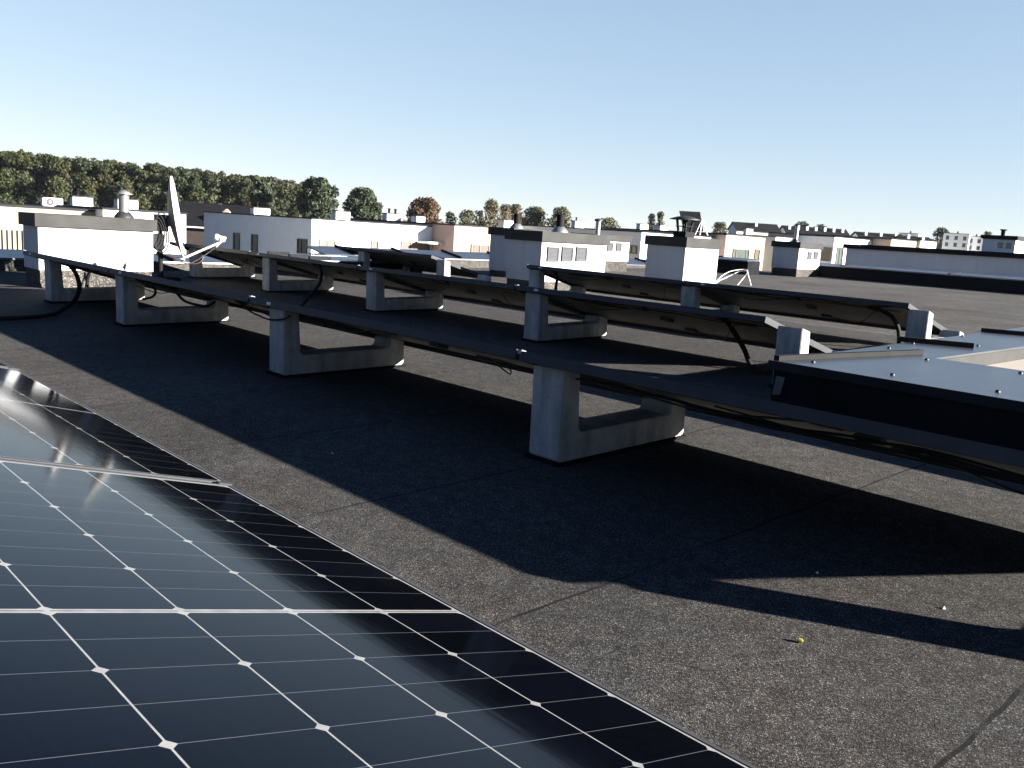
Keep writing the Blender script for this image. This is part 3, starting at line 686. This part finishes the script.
cable('cable', [(-3.892, 1.93, .310), (-3.861, 1.93, .294), (-3.781, 1.93, .272), (-3.699, 1.93, .260), (-3.601, 1.94, .250), (-3.476, 1.94, .267), (-3.424, 1.94, .286)], .0042, 'hose', 'thin black cable drooping across the front of the second largest concrete support', 'cable')
cable('cable', [(-3.269, 2.0, .289), (-3.248, 2.0, .279), (-3.228, 2.0, .264), (-3.196, 2.0, .261), (-3.158, 2.0, .273), (-3.136, 2.0, .288)], .0038, 'hose', 'tiny black cable loop under the frame right of the second largest support', 'cable')
cable('hose', [(-6.673, 3.98, .346), (-6.576, 3.97, .340), (-6.484, 3.95, .292), (-6.392, 3.90, .240), (-6.260, 3.80, .185), (-6.10, 3.62, .11), (-6.02, 3.5, .040), (-5.832, 3.303, .034)], .014, 'hose', 'curved black hose hanging from the third row', 'hose')
cable('hose', [(-2.72, 3.95, .352), (-2.565, 3.97, .338), (-2.565, 4.10, .255), (-2.585, 4.25, .154), (-2.512, 4.242, .055), (-2.40, 4.21, .052)], .014, 'hose', 'straight black hose slanting to the roof near the skylight corner', 'hose')
cable('hose', [(-2.694, 5.95, .353), (-2.617, 5.97, .340), (-2.550, 6.0, .306), (-2.509, 6.02, .249), (-2.499, 6.05, .181), (-2.502, 6.08, .085)], .014, 'hose', 'black hose dropping under the right end of the back row', 'hose')
cable('hose', [(-5.80, 5.90, .392), (-5.668, 5.92, .380), (-5.654, 5.95, .331), (-5.673, 5.97, .265), (-5.714, 6.0, .085)], .014, 'hose', 'black hose hanging under the back row in front of the three grilles', 'hose')
wires = [(y, z, xa, xb, r, ph) for (y, z, xa, xb, r, ph) in ((2.03, .272, -1.75, -.2, .006, 0), (2.09, .262, -1.7, -.2, .006, .7), (2.17, .240, -1.5, -.2, .005, 1.9), (2.01, .282, -1.3, -.1, .004, 2.6),
         (3.96, .345, -4.0, -2.35, .005, .4), (4.03, .325, -3.7, -2.3, .005, 1.4), (5.88, .385, -5.8, -4.2, .005, .2), (5.90, .380, -4.0, -2.5, .006, 1.1), (5.96, .362, -3.7, -2.6, .005, 2.2), (3.97, .340, -7.2, -5.7, .004, .9), (2.00, .290, -6.7, -5.5, .005, .3))]
wl = ['along the rightmost second row panel, nearest its frame', 'along the rightmost second row panel, second from its frame', 'sagging lowest under the rightmost second row panel', 'under the second row close to the right picture edge',
      'behind the frame of the right-hand third row panel', 'sagging under the right-hand third row panel beside the slanting hose', 'under the left-hand back row panel near the three grilles', 'under the right-hand back row panel along its top edge', 'sagging under the right-hand back row panel', 'under the third row left of its middle support', 'under the second row between its two leftmost supports']
for (y, z, xa, xb, r, ph), s in zip(wires, wl):
    pts = []; k = 9
    for i in range(k):
        q = i / (k - 1); pts.append((xa + (xb - xa) * q, y + .02 * math.sin(3 * q + ph), z - .018 * abs(math.sin(5.2 * q + ph)) + .01 * math.sin(11 * q + ph)))
    cable('cable', pts, r * .6, 'hose', 'thin black cable ' + s, 'cable')
for pts, s in (([(-6.85, 10.36, .204), (-7.02, 10.75, .278), (-6.98, 10.9, .352), (-6.87, 11.05, .388), (-6.80, 11.05, .370), (-6.88, 11.10, .274), (-6.824, 10.87, .171)], 'thicker white cable bowing out from the cowl chimney'),
               ([(-6.85, 10.38, .225), (-7.06, 10.9, .247), (-6.98, 11.1, .346), (-6.88, 11.15, .368), (-6.84, 11.15, .303), (-6.78, 11.15, .168)], 'second white cable arching beside the cowl chimney, ending further right'),
               ([(-6.85, 10.37, .19), (-7.05, 10.8, .228), (-6.95, 11.0, .335)], 'thin white cable under the arch of the other two')):
    cable('cable', pts, .007, 'white_cable', s, 'cable')
cable('cable', [(-8.30, 3.40, .32), (-8.18, 3.44, .255), (-8.08, 3.50, .225), (-8.0, 3.58, .24), (-7.99, 3.62, .30)], .004, 'copper', 'brown cable loop hanging below the satellite dish', 'cable')

# white A-shaped stand seen through the second row, by the long low box
t = thing('cable_stand', (-7.62, 2.75, roof_z(2.75)), 'small white forked stand in front of the long low white box', 'stand')
obj('leg', MB().tube([(-.10, 0, 0), (0, .02, .22)], .007, 6, False), 'white_paint', t); obj('leg', MB().tube([(.06, -.02, 0), (0, .02, .22)], .005, 6, False), 'flue_black', t)
obj('head', MB().tube([(-.03, .01, .19), (0, .02, .235), (.03, .03, .19)], .007, 6, False), 'white_paint', t)

# bits lying on the felt
o = obj('yellow_scrap', MB().box(-.0045, .0045, -.004, .004, 0, .007), 'yellow', bevel=.0015); o.location = (-.712, 1.475, roof_z(1.475) + .0005); o.rotation_euler = (0, 0, .4)
tag(o, 'tiny yellow plastic scrap on the sunlit felt, right of centre', 'scrap')
o = obj('dry_leaf', MB().add([(-.015, 0, .002), (0, -.008, .004), (.018, 0, .012), (0, .008, .006), (-.015, 0, .001), (0, -.008, .003), (.018, 0, .011), (0, .008, .005)], [(0, 1, 2, 3), (7, 6, 5, 4), (0, 4, 5, 1), (1, 5, 6, 2), (2, 6, 7, 3), (3, 7, 4, 0)]), 'leaf_brown'); o.location = (-2.53, 1.62, roof_z(1.62))
tag(o, 'single curled brown leaf in the shade left of the largest support', 'leaf')
for i, (x, y, s, lab) in enumerate(((-.60, 1.86, .005, 'small pale stone chip in the sunlit wedge'), (-.435, 2.02, .006, 'pale stone chip on the sunlit felt at the right edge'), (-.86, 1.82, .004, 'tiny pale chip at the edge of the big shadow'),
                                    (-2.30, 1.46, .004, 'tiny pale chip in the shade left of centre'))):
    b = MB().add([(s, 0, 0), (0, s, 0), (-s, 0, 0), (0, -s, 0), (s * .2, s * .1, s * 1.1)], [(0, 1, 4), (1, 2, 4), (2, 3, 4), (3, 0, 4), (3, 2, 1, 0)])
    o = obj('stone_chip', b, 'white_paint'); o.location = (x, y, roof_z(y) + .001); tag(o, lab, 'stone chip')
# ------------------------------------------------------------------ buildings beyond the roof
GZ = -6.5
def building(name, x0, x1, y0, y1, zt, wall, label, wins=(), cat='building', coping='dark_trim', faces=None):
    b = Vector(((x0 + x1) / 2, (y0 + y1) / 2, GZ))
    t = thing(name, b, label, cat)
    X0, X1, Y0, Y1, H = x0 - b.x, x1 - b.x, y0 - b.y, y1 - b.y, zt - GZ
    obj('wall', MB().box(X0, X1, Y0, Y1, 0, H - .12), wall, t)
    obj('coping', MB().box(X0 - .06, X1 + .06, Y0 - .06, Y1 + .06, H - .119, H - .03).box(X0 + .2, X1 - .2, Y0 + .2, Y1 - .2, H - .029, H - .02), coping, t)
    for (face, a, c, z0, z1, pane, bars) in wins:
        z0 -= GZ; z1 -= GZ; w = .09
        f = MB(); p = MB()
        def bx(mb, a0, a1, q0, q1, d0, d1):
            if face == 'x': mb.box(X1 + d0, X1 + d1, a0 - b.y, a1 - b.y, q0, q1)
            else: mb.box(a0 - b.x, a1 - b.x, Y0 - d1, Y0 - d0, q0, q1)
        bx(f, a, c, z0, z0 + w, .002, .10); bx(f, a, c, z1 - w, z1, .002, .10); bx(f, a, a + w, z0 + w, z1 - w, .002, .10); bx(f, c - w, c, z0 + w, z1 - w, .002, .10)
        for q in bars: bx(f, a + (c - a) * q - .04, a + (c - a) * q + .04, z0 + w, z1 - w, .002, .08)
        fr = obj('window', f, 'win_frame', t)
        bx(p, a + w, c - w, z0 + w, z1 - w, .002, .03); obj('pane', p, pane, fr)
    return t
b1 = building('apartment_building', -63.5, -47.84, -6.0, 15.90, .50, 'cream_wall', 'cream block with a slatted screen behind the long low box')
sl = MB()
for i in range(30): sl.box(0, .03, i * .22, i * .22 + .13, 0, 1.05)
obj('slat_gap_shade', MB().box(7.832, 7.86, 1.15, 7.75, 4.68, 5.76), 'flue_black', b1)  # black sheet added behind the slats, standing in for shade in the gaps
s_ = obj('slat_screen', sl, 'cream_wall', b1); s_.location = (15.66 / 2 + .05, 1.2, 4.70)
obj('screen_rail', MB().box(7.84, 7.92, 1.0, 7.85, 5.76, 5.86), 'win_frame', b1)
b2 = building('apartment_building', -60.0, -46.70, 15.91, 20.15, .64, 'white_wall', 'plain white block behind the satellite dish, directly right of the cream block')
b3 = building('apartment_building', -75.35, -57.36, 34.12, 45.27, .82, 'white_wall', 'large white block with grey shaded side and three brown windows',
         [('x', 34.75, 36.18, -1.9, -.74, 'pane_tan', (.5,)), ('x', 39.33, 40.01, -1.8, -.63, 'pane_tan', ()), ('x', 42.18, 45.05, -1.9, -.56, 'pane_tan', (.33,)),
          ('y', -69.64, -68.54, -2.6, -.80, 'pane', ()), ('y', -66.50, -65.46, -2.6, -.78, 'pane', ()), ('y', -59.28, -57.89, -1.9, -.78, 'pane', (.4,))])
obj('canopy', MB().box(9.0, 10.6, 4.0, 5.56, 5.86, 6.02), 'white_wall', b3)
b4 = building('apartment_building', -72.0, -54.53, 45.29, 56.0, 1.04, 'cream_wall', 'cream block with a tan shaded side in front of the birches',
         [('x', 47.06, 50.3, -1.7, -.47, 'pane_tan', (.3, .6))])
obj('wall_panel', MB().box(-8.7, 8.73, -5.40, -5.36, 0, 7.40), 'tan_wall', b4)
b5 = building('apartment_building', -66.0, -48.37, 61.13, 72.32, 1.49, 'white_wall', 'white block behind the chimney with the black cowl',
         [('y', -49.95, -48.72, -.5, .21, 'pane', (.5,))])
b6 = building('apartment_building', -62.0, -47.13, 72.34, 79.22, 1.83, 'cream_wall', 'cream block with a wide grey window right of the cowl chimney',
         [('x', 73.61, 76.44, -1.0, .47, 'pane_green', (.2, .82)), ('x', 77.51, 78.37, -1.0, .55, 'pane_tan', ())])
obj('wall_panel', MB().box(-7.4, 7.43, -3.54, -3.46, 0, 8.18), 'tan_wall', b6)
b7 = building('apartment_building', -62.0, -46.66, 80.4, 84.47, 1.98, 'white_wall', 'narrow white block left of the small far chimney')
b8 = building('apartment_building', -46.65, -42.54, 84.48, 92.90, 2.33, 'white_wall', 'white block with a tall narrow window right of the small far chimney',
         [('y', -43.88, -42.70, -.2, 1.17, 'pane_tan', ()), ('x', 85.19, 86.55, -.5, 1.27, 'pane_green', (.5,))])
b9 = building('apartment_building', -55.0, -40.49, 92.92, 99.45, 2.58, 'cream_wall', 'low cream block peeping over the left end of the blank grey wall')
obj('wall_panel', MB().box(-7.2, 7.24, -3.36, -3.30, 0, 8.9), 'tan_wall', b9)
b10 = building('apartment_building', -55.0, -40.14, 99.46, 103.84, 2.70, 'white_wall', 'small white block end right of the low cream block')
bw = building('apartment_building', -8.77, 12.0, 18.0, 30.0, .93, 'grey_wall', 'long blank grey building with dark coping beyond the black parapet')

def roof_chimney(x0, x1, y0, y1, z0, z1, label, pots=0, cap=True):
    t = thing('rooftop_chimney', ((x0 + x1) / 2, (y0 + y1) / 2, z0), label, 'chimney', 'small chimneys on the far roofs')
    hx, hy, h = (x1 - x0) / 2, (y1 - y0) / 2, z1 - z0
    obj('wall', MB().box(-hx, hx, -hy, hy, -.25, h - .07), 'white_wall', t)
    obj('cap', MB().box(-hx - .05, hx + .05, -hy - .05, hy + .05, h - .069, h), 'fascia', t)
    for k in range(pots):
        obj('pot', MB().lathe([(.10, 0), (.10, .35), (.14, .36), (.14, .42)], (0, -hy * .4 + k * hy * .9, h), 10), 'flue_black', t)
roof_chimney(-54.99, -54.47, 16.92, 18.00, .53, 1.17, 'white rooftop box right of the air conditioner on the cream block', 1)
roof_chimney(-51.60, -50.99, 18.17, 19.26, .61, 1.18, 'white rooftop box half behind the shiny capped flue')
roof_chimney(-67.99, -67.30, 34.69, 36.11, .78, 1.38, 'leftmost chimney box on the large white block, in front of the wood', 1)
roof_chimney(-64.93, -64.32, 40.53, 41.90, .80, 1.54, 'wide white chimney box below the gap between the two green trees')
roof_chimney(-66.88, -66.11, 46.97, 48.51, 1.01, 1.67, 'white chimney box with two dark pots, left of the rust-coloured tree', 2)
roof_chimney(-65.09, -64.28, 48.88, 49.84, 1.08, 1.61, 'small white chimney box at the foot of the rust-coloured tree')
roof_chimney(-63.88, -63.02, 58.45, 60.45, 1.21, 1.83, 'white chimney box behind the left black flue, in front of the birches')
roof_chimney(-75.95, -75.27, 81.83, 83.49, 1.73, 2.59, 'white chimney box right of the middle black flue', 1)
roof_chimney(-60.93, -60.39, 75.97, 77.36, 1.72, 2.46, 'white chimney box between the steel vent pipe and the cowl chimney')
roof_chimney(-63.28, -62.29, 82.00, 83.50, 1.81, 2.54, 'white chimney box immediately left of the black hat cowl')
roof_chimney(-50.83, -50.47, 80.98, 82.22, 1.96, 2.62, 'small white chimney box on the cream block right of the cowl chimney')
t = thing('rooftop_chimney', (-6.5, 20.6, .93), 'shaded chimney with black rim and two slots at the right edge', 'chimney')
obj('wall', MB().box(-.30, .33, -.6, .6, -.1, .26), 'white_wall', t); obj('rim', MB().box(-.34, .37, -.64, .64, .261, .34), 'dark_trim', t)
for x in (.0, .16): obj('slot', MB().box(x, x + .10, -.612, -.601, .08, .20), 'pane', t)
obj('pot', MB().lathe([(.04, 0), (.04, .11), (.07, .12), (.07, .14)], (-.06, -.2, .34), 12), 'flue_black', t)
# air conditioner
t = thing('air_conditioner', (-53.95, 15.64, .50), 'white air conditioner with a round fan on the cream block', 'air conditioner')
obj('case', MB().box(-.2, .25, -.52, .52, .0, .46), 'white_paint', t, bevel=.03)
fan = obj('fan_grille', MB().lathe([(.19, 0), (.19, .025), (.16, .028), (.05, .02)], (.251, -.15, .23), 20, (1, 0, 0)), 'ac_grey', t)
obj('fan_hub', MB().lathe([(.07, 0), (.06, .03)], (.272, -.15, .23), 12, (1, 0, 0)), 'white_paint', fan)
obj('badge', MB().box(.251, .256, .30, .42, .28, .38), 'ac_grey', t)
# tilted panel with white legs on the white block
t = thing('solar_panel', (-48.2, 67.6, 1.5), 'dark tilted panel on white legs beside the black cowl', 'solar panel')
v = [(-.70, -.65, 2.04), (.62, .70, 2.06), (1.02, .90, .35), (-.10, -.45, .18)]
nn = (Vector(v[1]) - Vector(v[0])).cross(Vector(v[3]) - Vector(v[0])).normalized() * .05
obj('panel', MB().hexa([tuple(Vector(p) - nn) for p in v] + [tuple(Vector(p) + nn) for p in v]), 'roof_tile', t)
for a, c in (((.85, .8, 1.40), (.60, .3, 0)), ((.85, .8, 1.40), (1.42, 1.1, 0)), ((.85, .8, 1.40), (.95, .55, 0))): obj('leg', MB().tube([a, c], .05, 6, False), 'white_paint', t)

def gable_house(cx, cy, rz, ln, dp, ez, rz_top, label, wall='brown_wall', extra=False, chims=0, hatw=.6):
    t = thing('terraced_house', (cx, cy, GZ), label, 'house', None, rz)
    e, r = ez - GZ, rz_top - GZ
    obj('wall', MB().prism([(-dp / 2, 0), (dp / 2, 0), (dp / 2, e), (0, r - .15), (-dp / 2, e)], 0, -ln / 2, ln / 2), wall, t)
    rm = MB(); o = .35
    for s in (-1, 1):
        rm.prism([(s * (dp / 2 + o), e - o * (r - e) / (dp / 2)), (0, r), (0, r + .16), (s * (dp / 2 + o), e - o * (r - e) / (dp / 2) + .16)], 0, -ln / 2 - .3, ln / 2 + .3)
    rf = obj('roof', rm, 'roof_tile', t)
    for k in range(chims):
        x = -ln / 2 + ln * (k + .5) / chims
        obj('chimney', MB().box(x - .25, x + .25, -dp * .22 - .25, -dp * .22 + .25, e + (r - e) * .35, e + (r - e) * .35 + 1.3), 'white_wall', rf)
    return t
dh = gable_house(-97.0, 45.6, rad(46), 10.5, 7.0, -.75, 1.55, 'brown house with dark roof and small white gable behind the dish')
gd = MB().prism([(1.2, 6.4), (2.9, 6.4), (2.9, 6.9), (2.05, 7.7), (1.2, 6.9)], 1, -3.55, -2.9); obj('dormer', gd, 'tan_wall', dh)
obj('eaves_board', MB().box(-5.2, 5.2, -3.95, -3.87, 5.45, 5.60), 'white_wall', dh)
gable_house(-110.0, 179.5, rad(46), 9.6, 8, 4.4, 6.0, 'dark roofed house, leftmost of those on the right skyline', chims=1, wall='white_wall')
gable_house(-100.6, 189.2, rad(46), 14.0, 8, 4.2, 5.9, 'long dark roofed house with many small chimneys in a row', chims=7, wall='white_wall')
gable_house(-90.4, 199.8, rad(46), 10.2, 8, 4.0, 5.55, 'dark roofed house right of the roof with many small chimneys', chims=3, wall='white_wall')
gable_house(-83.0, 201.0, rad(46), 6.5, 7, 3.9, 5.2, 'far house with pale walls and dark roof behind the low cream block', chims=2, wall='cream_wall')
def far_house(x, y, rz, ln, z, label):
    t = thing('apartment_building', (x, y, GZ), label, 'building', None, rz)
    H = z - GZ
    obj('wall', MB().box(-ln / 2, ln / 2, 0, 6, 0, H), 'white_wall', t); obj('coping', MB().box(-ln / 2 - .1, ln / 2 + .1, -.1, 6.1, H + .001, H + .12), 'fascia', t)
    n = max(2, int(ln / 1.6))
    for i in range(n):
        for zz in (H - 1.5, H - 3.1):
            xx = -ln / 2 + ln * (i + .5) / n; w = obj('window', MB().box(xx - .35, xx + .35, -.03, -.001, zz, zz + .95), 'pane', t)
    obj('pot', MB().lathe([(.18, 0), (.18, .5)], (0, 2, H + .12), 8), 'flue_black', t)
far_house(-82.0, 223.4, rad(14), 5.6, 6.95, 'far white house with rows of dark windows beside the lone tree')
far_house(-78.9, 226.9, rad(14), 3.6, 6.55, 'far white house right of the one with rows of dark windows')
far_house(-76.4, 229.6, rad(14), 2.2, 6.1, 'farthest pale house just left of the chimney at the right edge')
far_house(-88.5, 212.0, rad(14), 4.2, 6.2, 'far pale house with small roof structures above the low cream block')

# ------------------------------------------------------------------ trees
def leaf_mesh(name, lobes, n, size, seed, mat, parent=None, squash=.85):
    """many small leaf-clump faces scattered through the lobes' volume, denser towards the surface"""
    r = np.random.default_rng(seed)
    L_ = np.array(lobes); w = L_[:, 3] ** 2; k = r.choice(len(lobes), n, p=w / w.sum())
    d = r.normal(size=(n, 3)); d /= np.linalg.norm(d, axis=1)[:, None]
    q = r.random(n) ** .30
    c = L_[k, :3] + d * (L_[k, 3] * q)[:, None] * np.array([1, 1, squash])
    nrm = d * .8 + r.normal(size=(n, 3)) * .6; nrm /= np.linalg.norm(nrm, axis=1)[:, None]
    a = np.cross(nrm, r.normal(size=(n, 3))); a /= np.linalg.norm(a, axis=1)[:, None]; b = np.cross(nrm, a)
    s = size * (.55 + .9 * r.random(n))[:, None]
    v = np.stack([c - a * s - b * s * .5, c + a * s * .9 - b * s * .6, c + a * s * .6 + b * s * .7, c - a * s * .5 + b * s * .6], 1).reshape(-1, 3)
    me = bpy.data.meshes.new(name); me.vertices.add(4 * n); me.vertices.foreach_set('co', v.ravel())
    me.loops.add(4 * n); me.loops.foreach_set('vertex_index', np.arange(4 * n)); me.polygons.add(n); me.polygons.foreach_set('loop_start', np.arange(0, 4 * n, 4)); me.polygons.foreach_set('loop_total', np.full(n, 4))
    me.update(); me.validate(); me.materials.append(MAT[mat])
    o = bpy.data.objects.new(name, me); COL.objects.link(o)
    if parent: o.parent = parent
    return o
def tree(x, y, zt, w, mat, label, n=1500, size=None, shape='round', group=None):
    w *= 1.22; n = int(n * 2.6)
    t = thing('tree', (x, y, GZ), label, 'tree', group)
    H = zt - GZ; r = random.Random(int(abs(x * 13 + y * 7)))
    tr = MB(); tr.lathe([(w * .06 + .12, 0), (w * .045 + .06, H * .35), (w * .03, H * .6), (w * .012, H * .85)], (0, 0, 0), 8)
    for k in range(6):
        a = k * 1.1 + r.random(); z0 = H * (.35 + .07 * k); tr.tube([(0, 0, z0), (w * .18 * math.cos(a), w * .18 * math.sin(a), z0 + H * .08), (w * .33 * math.cos(a), w * .33 * math.sin(a), z0 + H * .17)], w * .012 + .02, 5, False)
    obj('trunk', tr, 'bark', t)
    lobes = []
    ch = H * (.62 if shape == 'round' else .75)
    for k in range(22):
        q = (k + .5) / 22; z = H - ch + ch * q
        if shape == 'round': rr = (w / 2) * math.sin(math.pi * min(.98, .12 + .80 * q)) ** .6
        else: rr = (w / 2) * (1.0 - q) ** .55
        a = k * 2.4 + r.random() * .8; lr = w * (.13 + .12 * r.random()); d = max(0, rr - lr * .8) * (.55 + .55 * r.random())
        lobes.append((d * math.cos(a), d * math.sin(a), min(z, H - lr * .85), lr))
    lobes.append((0, 0, H - w * .2, w * .2)); lobes.append((0, 0, H - ch * .5, w * .26))
    leaf_mesh('crown', lobes, n, (size or (.10 + w * .035)) * .62, int(abs(x * 3 + y)), mat, t)
TG = 'single trees beyond the far roofs'
tree(-128.1, 77.2, 7.48, 5.9, 'green', 'dark green tree at the right end of the wood', 3200, .34, group=TG)
tree(-140.5, 74.0, 6.9, 4.6, 'green', 'dark green tree half merged with the right end of the wood', 2400, .34, group=TG)
tree(-129.7, 86.9, 6.61, 6.3, 'green', 'rounded dark green tree standing alone, left of the rust-coloured tree', 3600, .34, group=TG)
tree(-134.0, 103.6, 6.12, 6.2, 'rust', 'rounded rust-coloured autumn tree over the large white block', 3000, .32, group=TG)
tree(-154.0, 126.3, 4.3, 3.2, 'green', 'small dark tree just right of the rust-coloured tree', 700, .26, group=TG)
tree(-151.5, 129.0, 4.9, 4.0, 'olive', 'larger one of two little bushy trees left of the birches', 900, .28, group=TG)
tree(-150.2, 131.5, 5.0, 3.2, 'green', 'right one of two little bushy trees left of the birches', 700, .26, group=TG)
tree(-125.3, 112.7, 6.6, 5.6, 'birch', 'leftmost and tallest of the three yellowing birches', 1300, .24, 'tall', group=TG)
tree(-125.7, 116.7, 6.0, 4.8, 'birch', 'middle birch of the three yellowing ones', 1000, .24, 'tall', group=TG)
tree(-126.5, 120.2, 6.2, 4.6, 'birch', 'rightmost of the three yellowing birches, behind the left black flue', 1000, .24, 'tall', group=TG)
tree(-130.4, 129.3, 6.2, 5.4, 'olive', 'wide olive-green tree between the two black flues', 1700, .28, group=TG)
tree(-124.7, 130.9, 6.4, 5.0, 'olive', 'olive-green tree behind the middle black flue', 1600, .28, group=TG)
tree(-133.0, 140.0, 4.5, 5.5, 'rust', 'low reddish tree at the foot of the middle black flue', 1300, .28, group=TG)
tree(-139.4, 134.0, 4.3, 4.6, 'rust', 'low reddish tree left of the wide olive-green tree', 1000, .28, group=TG)
tree(-132.7, 171.0, 7.2, 3.4, 'green', 'slim dark tree left of the black hat cowl', 800, .28, 'tall', group=TG)
tree(-133.2, 175.0, 7.9, 3.6, 'olive', 'slim olive tree right beside the slim dark one left of the cowl', 900, .28, 'tall', group=TG)
tree(-139.7, 163.2, 5.6, 5.5, 'olive', 'low yellowish tree behind the steel vent pipe', 1000, .3, group=TG)
tree(-121.2, 182.6, 6.3, 4.6, 'olive', 'low bushy tree just right of the tilted panel with white legs', 1000, .3, group=TG)
tree(-138.4, 253.3, 9.6, 5.6, 'green', 'dark tree behind the long dark roofs, right of the thin pipe', 800, .4, group=TG)
tree(-134.5, 257.2, 9.0, 5.6, 'green', 'lower dark tree right of the one behind the long roofs', 800, .4, group=TG)
tree(-102.6, 268.5, 9.9, 5.2, 'olive', 'lone pale olive tree left of the far white houses with dark windows', 800, .4, group=TG)
tree(-110.0, 327.0, 11.2, 4.0, 'olive', 'faint far tree just left of the chimney at the right edge', 500, .4, group=TG)

# the wood on the left: one mass
rg = np.random.default_rng(5); lob = []
pa = [(-215, 36.0, 10.9), (-209.6, 44.0, 10.8), (-204, 49.8, 10.85), (-193.2, 65.4, 10.65), (-186.1, 76.9, 10.1), (-178.8, 88.8, 9.5), (-172.5, 99.5, 8.9)]
for i in range(len(pa) - 1):
    p, q = np.array(pa[i]), np.array(pa[i + 1]); n_ = max(2, int(np.linalg.norm(q - p) / 2.6))
    for k in range(n_):
        for rowk, (back, dz) in enumerate(((0, -.6), (5, 0.0), (10, .1), (14, -.8))):
            c = p + (q - p) * ((k + rg.random() * .8) / n_); out = np.array([-.80, .60, 0]) * (back + rg.normal() * 1.0)
            top = c[2] + dz + rg.normal() * .22; cr = rg.uniform(2.0, 3.0)
            x, y = c[0] + out[0], c[1] + out[1]
            for _ in range(12):
                a = rg.uniform(0, 6.28); lr = cr * rg.uniform(.22, .50); zz = top - lr * .85 - abs(rg.normal()) * 2.2
                dd = rg.uniform(.15, 1.0) * cr; lob.append((x + dd * math.cos(a), y + dd * math.sin(a), zz, lr))
            for zlow in np.arange(top - 5.5, GZ + 1.0, -2.2):
                lob.append((x + rg.normal() * 1.2, y + rg.normal() * 1.2, zlow, cr * .72))
wd = leaf_mesh('wood', lob, 360000, .22, 11, 'forest')
tag(wd, 'dense oak wood beginning to turn brown along the skyline at the left', 'wood', kind='stuff')
# low hedges and distant trees closing the horizon
lob = []
for i in range(420):
    a = rg.uniform(0.15, 1.60); D = rg.uniform(420, 470); x, y = -D * math.sin(a) , D * math.cos(a)
    lob.append((x, y, GZ + rg.uniform(2, 7.5), rg.uniform(3, 5)))
    lob.append((x, y, GZ + 2, 4))
fw_ = leaf_mesh('distant_trees', lob, 14000, 1.3, 12, 'green'); tag(fw_, 'far low belt of trees on the horizon behind the houses', 'trees', kind='stuff')

# ------------------------------------------------------------------ thin autumn haze
hm = bpy.data.materials.new("haze"); hm.use_nodes = True; hn = hm.node_tree
hn.nodes.remove(hn.nodes["Principled BSDF"]); pv = hn.nodes.new("ShaderNodeVolumePrincipled")
pv.inputs['Color'].default_value = (.80, .87, .95, 1); pv.inputs['Density'].default_value = .00006; pv.inputs['Anisotropy'].default_value = .2
hn.links.new(pv.outputs[0], hn.nodes["Material Output"].inputs['Volume']); MAT['haze'] = hm
tag(obj('haze', MB().box(-640, 40, -40, 640, -7.6, 16.0), 'haze'), kind='stuff')
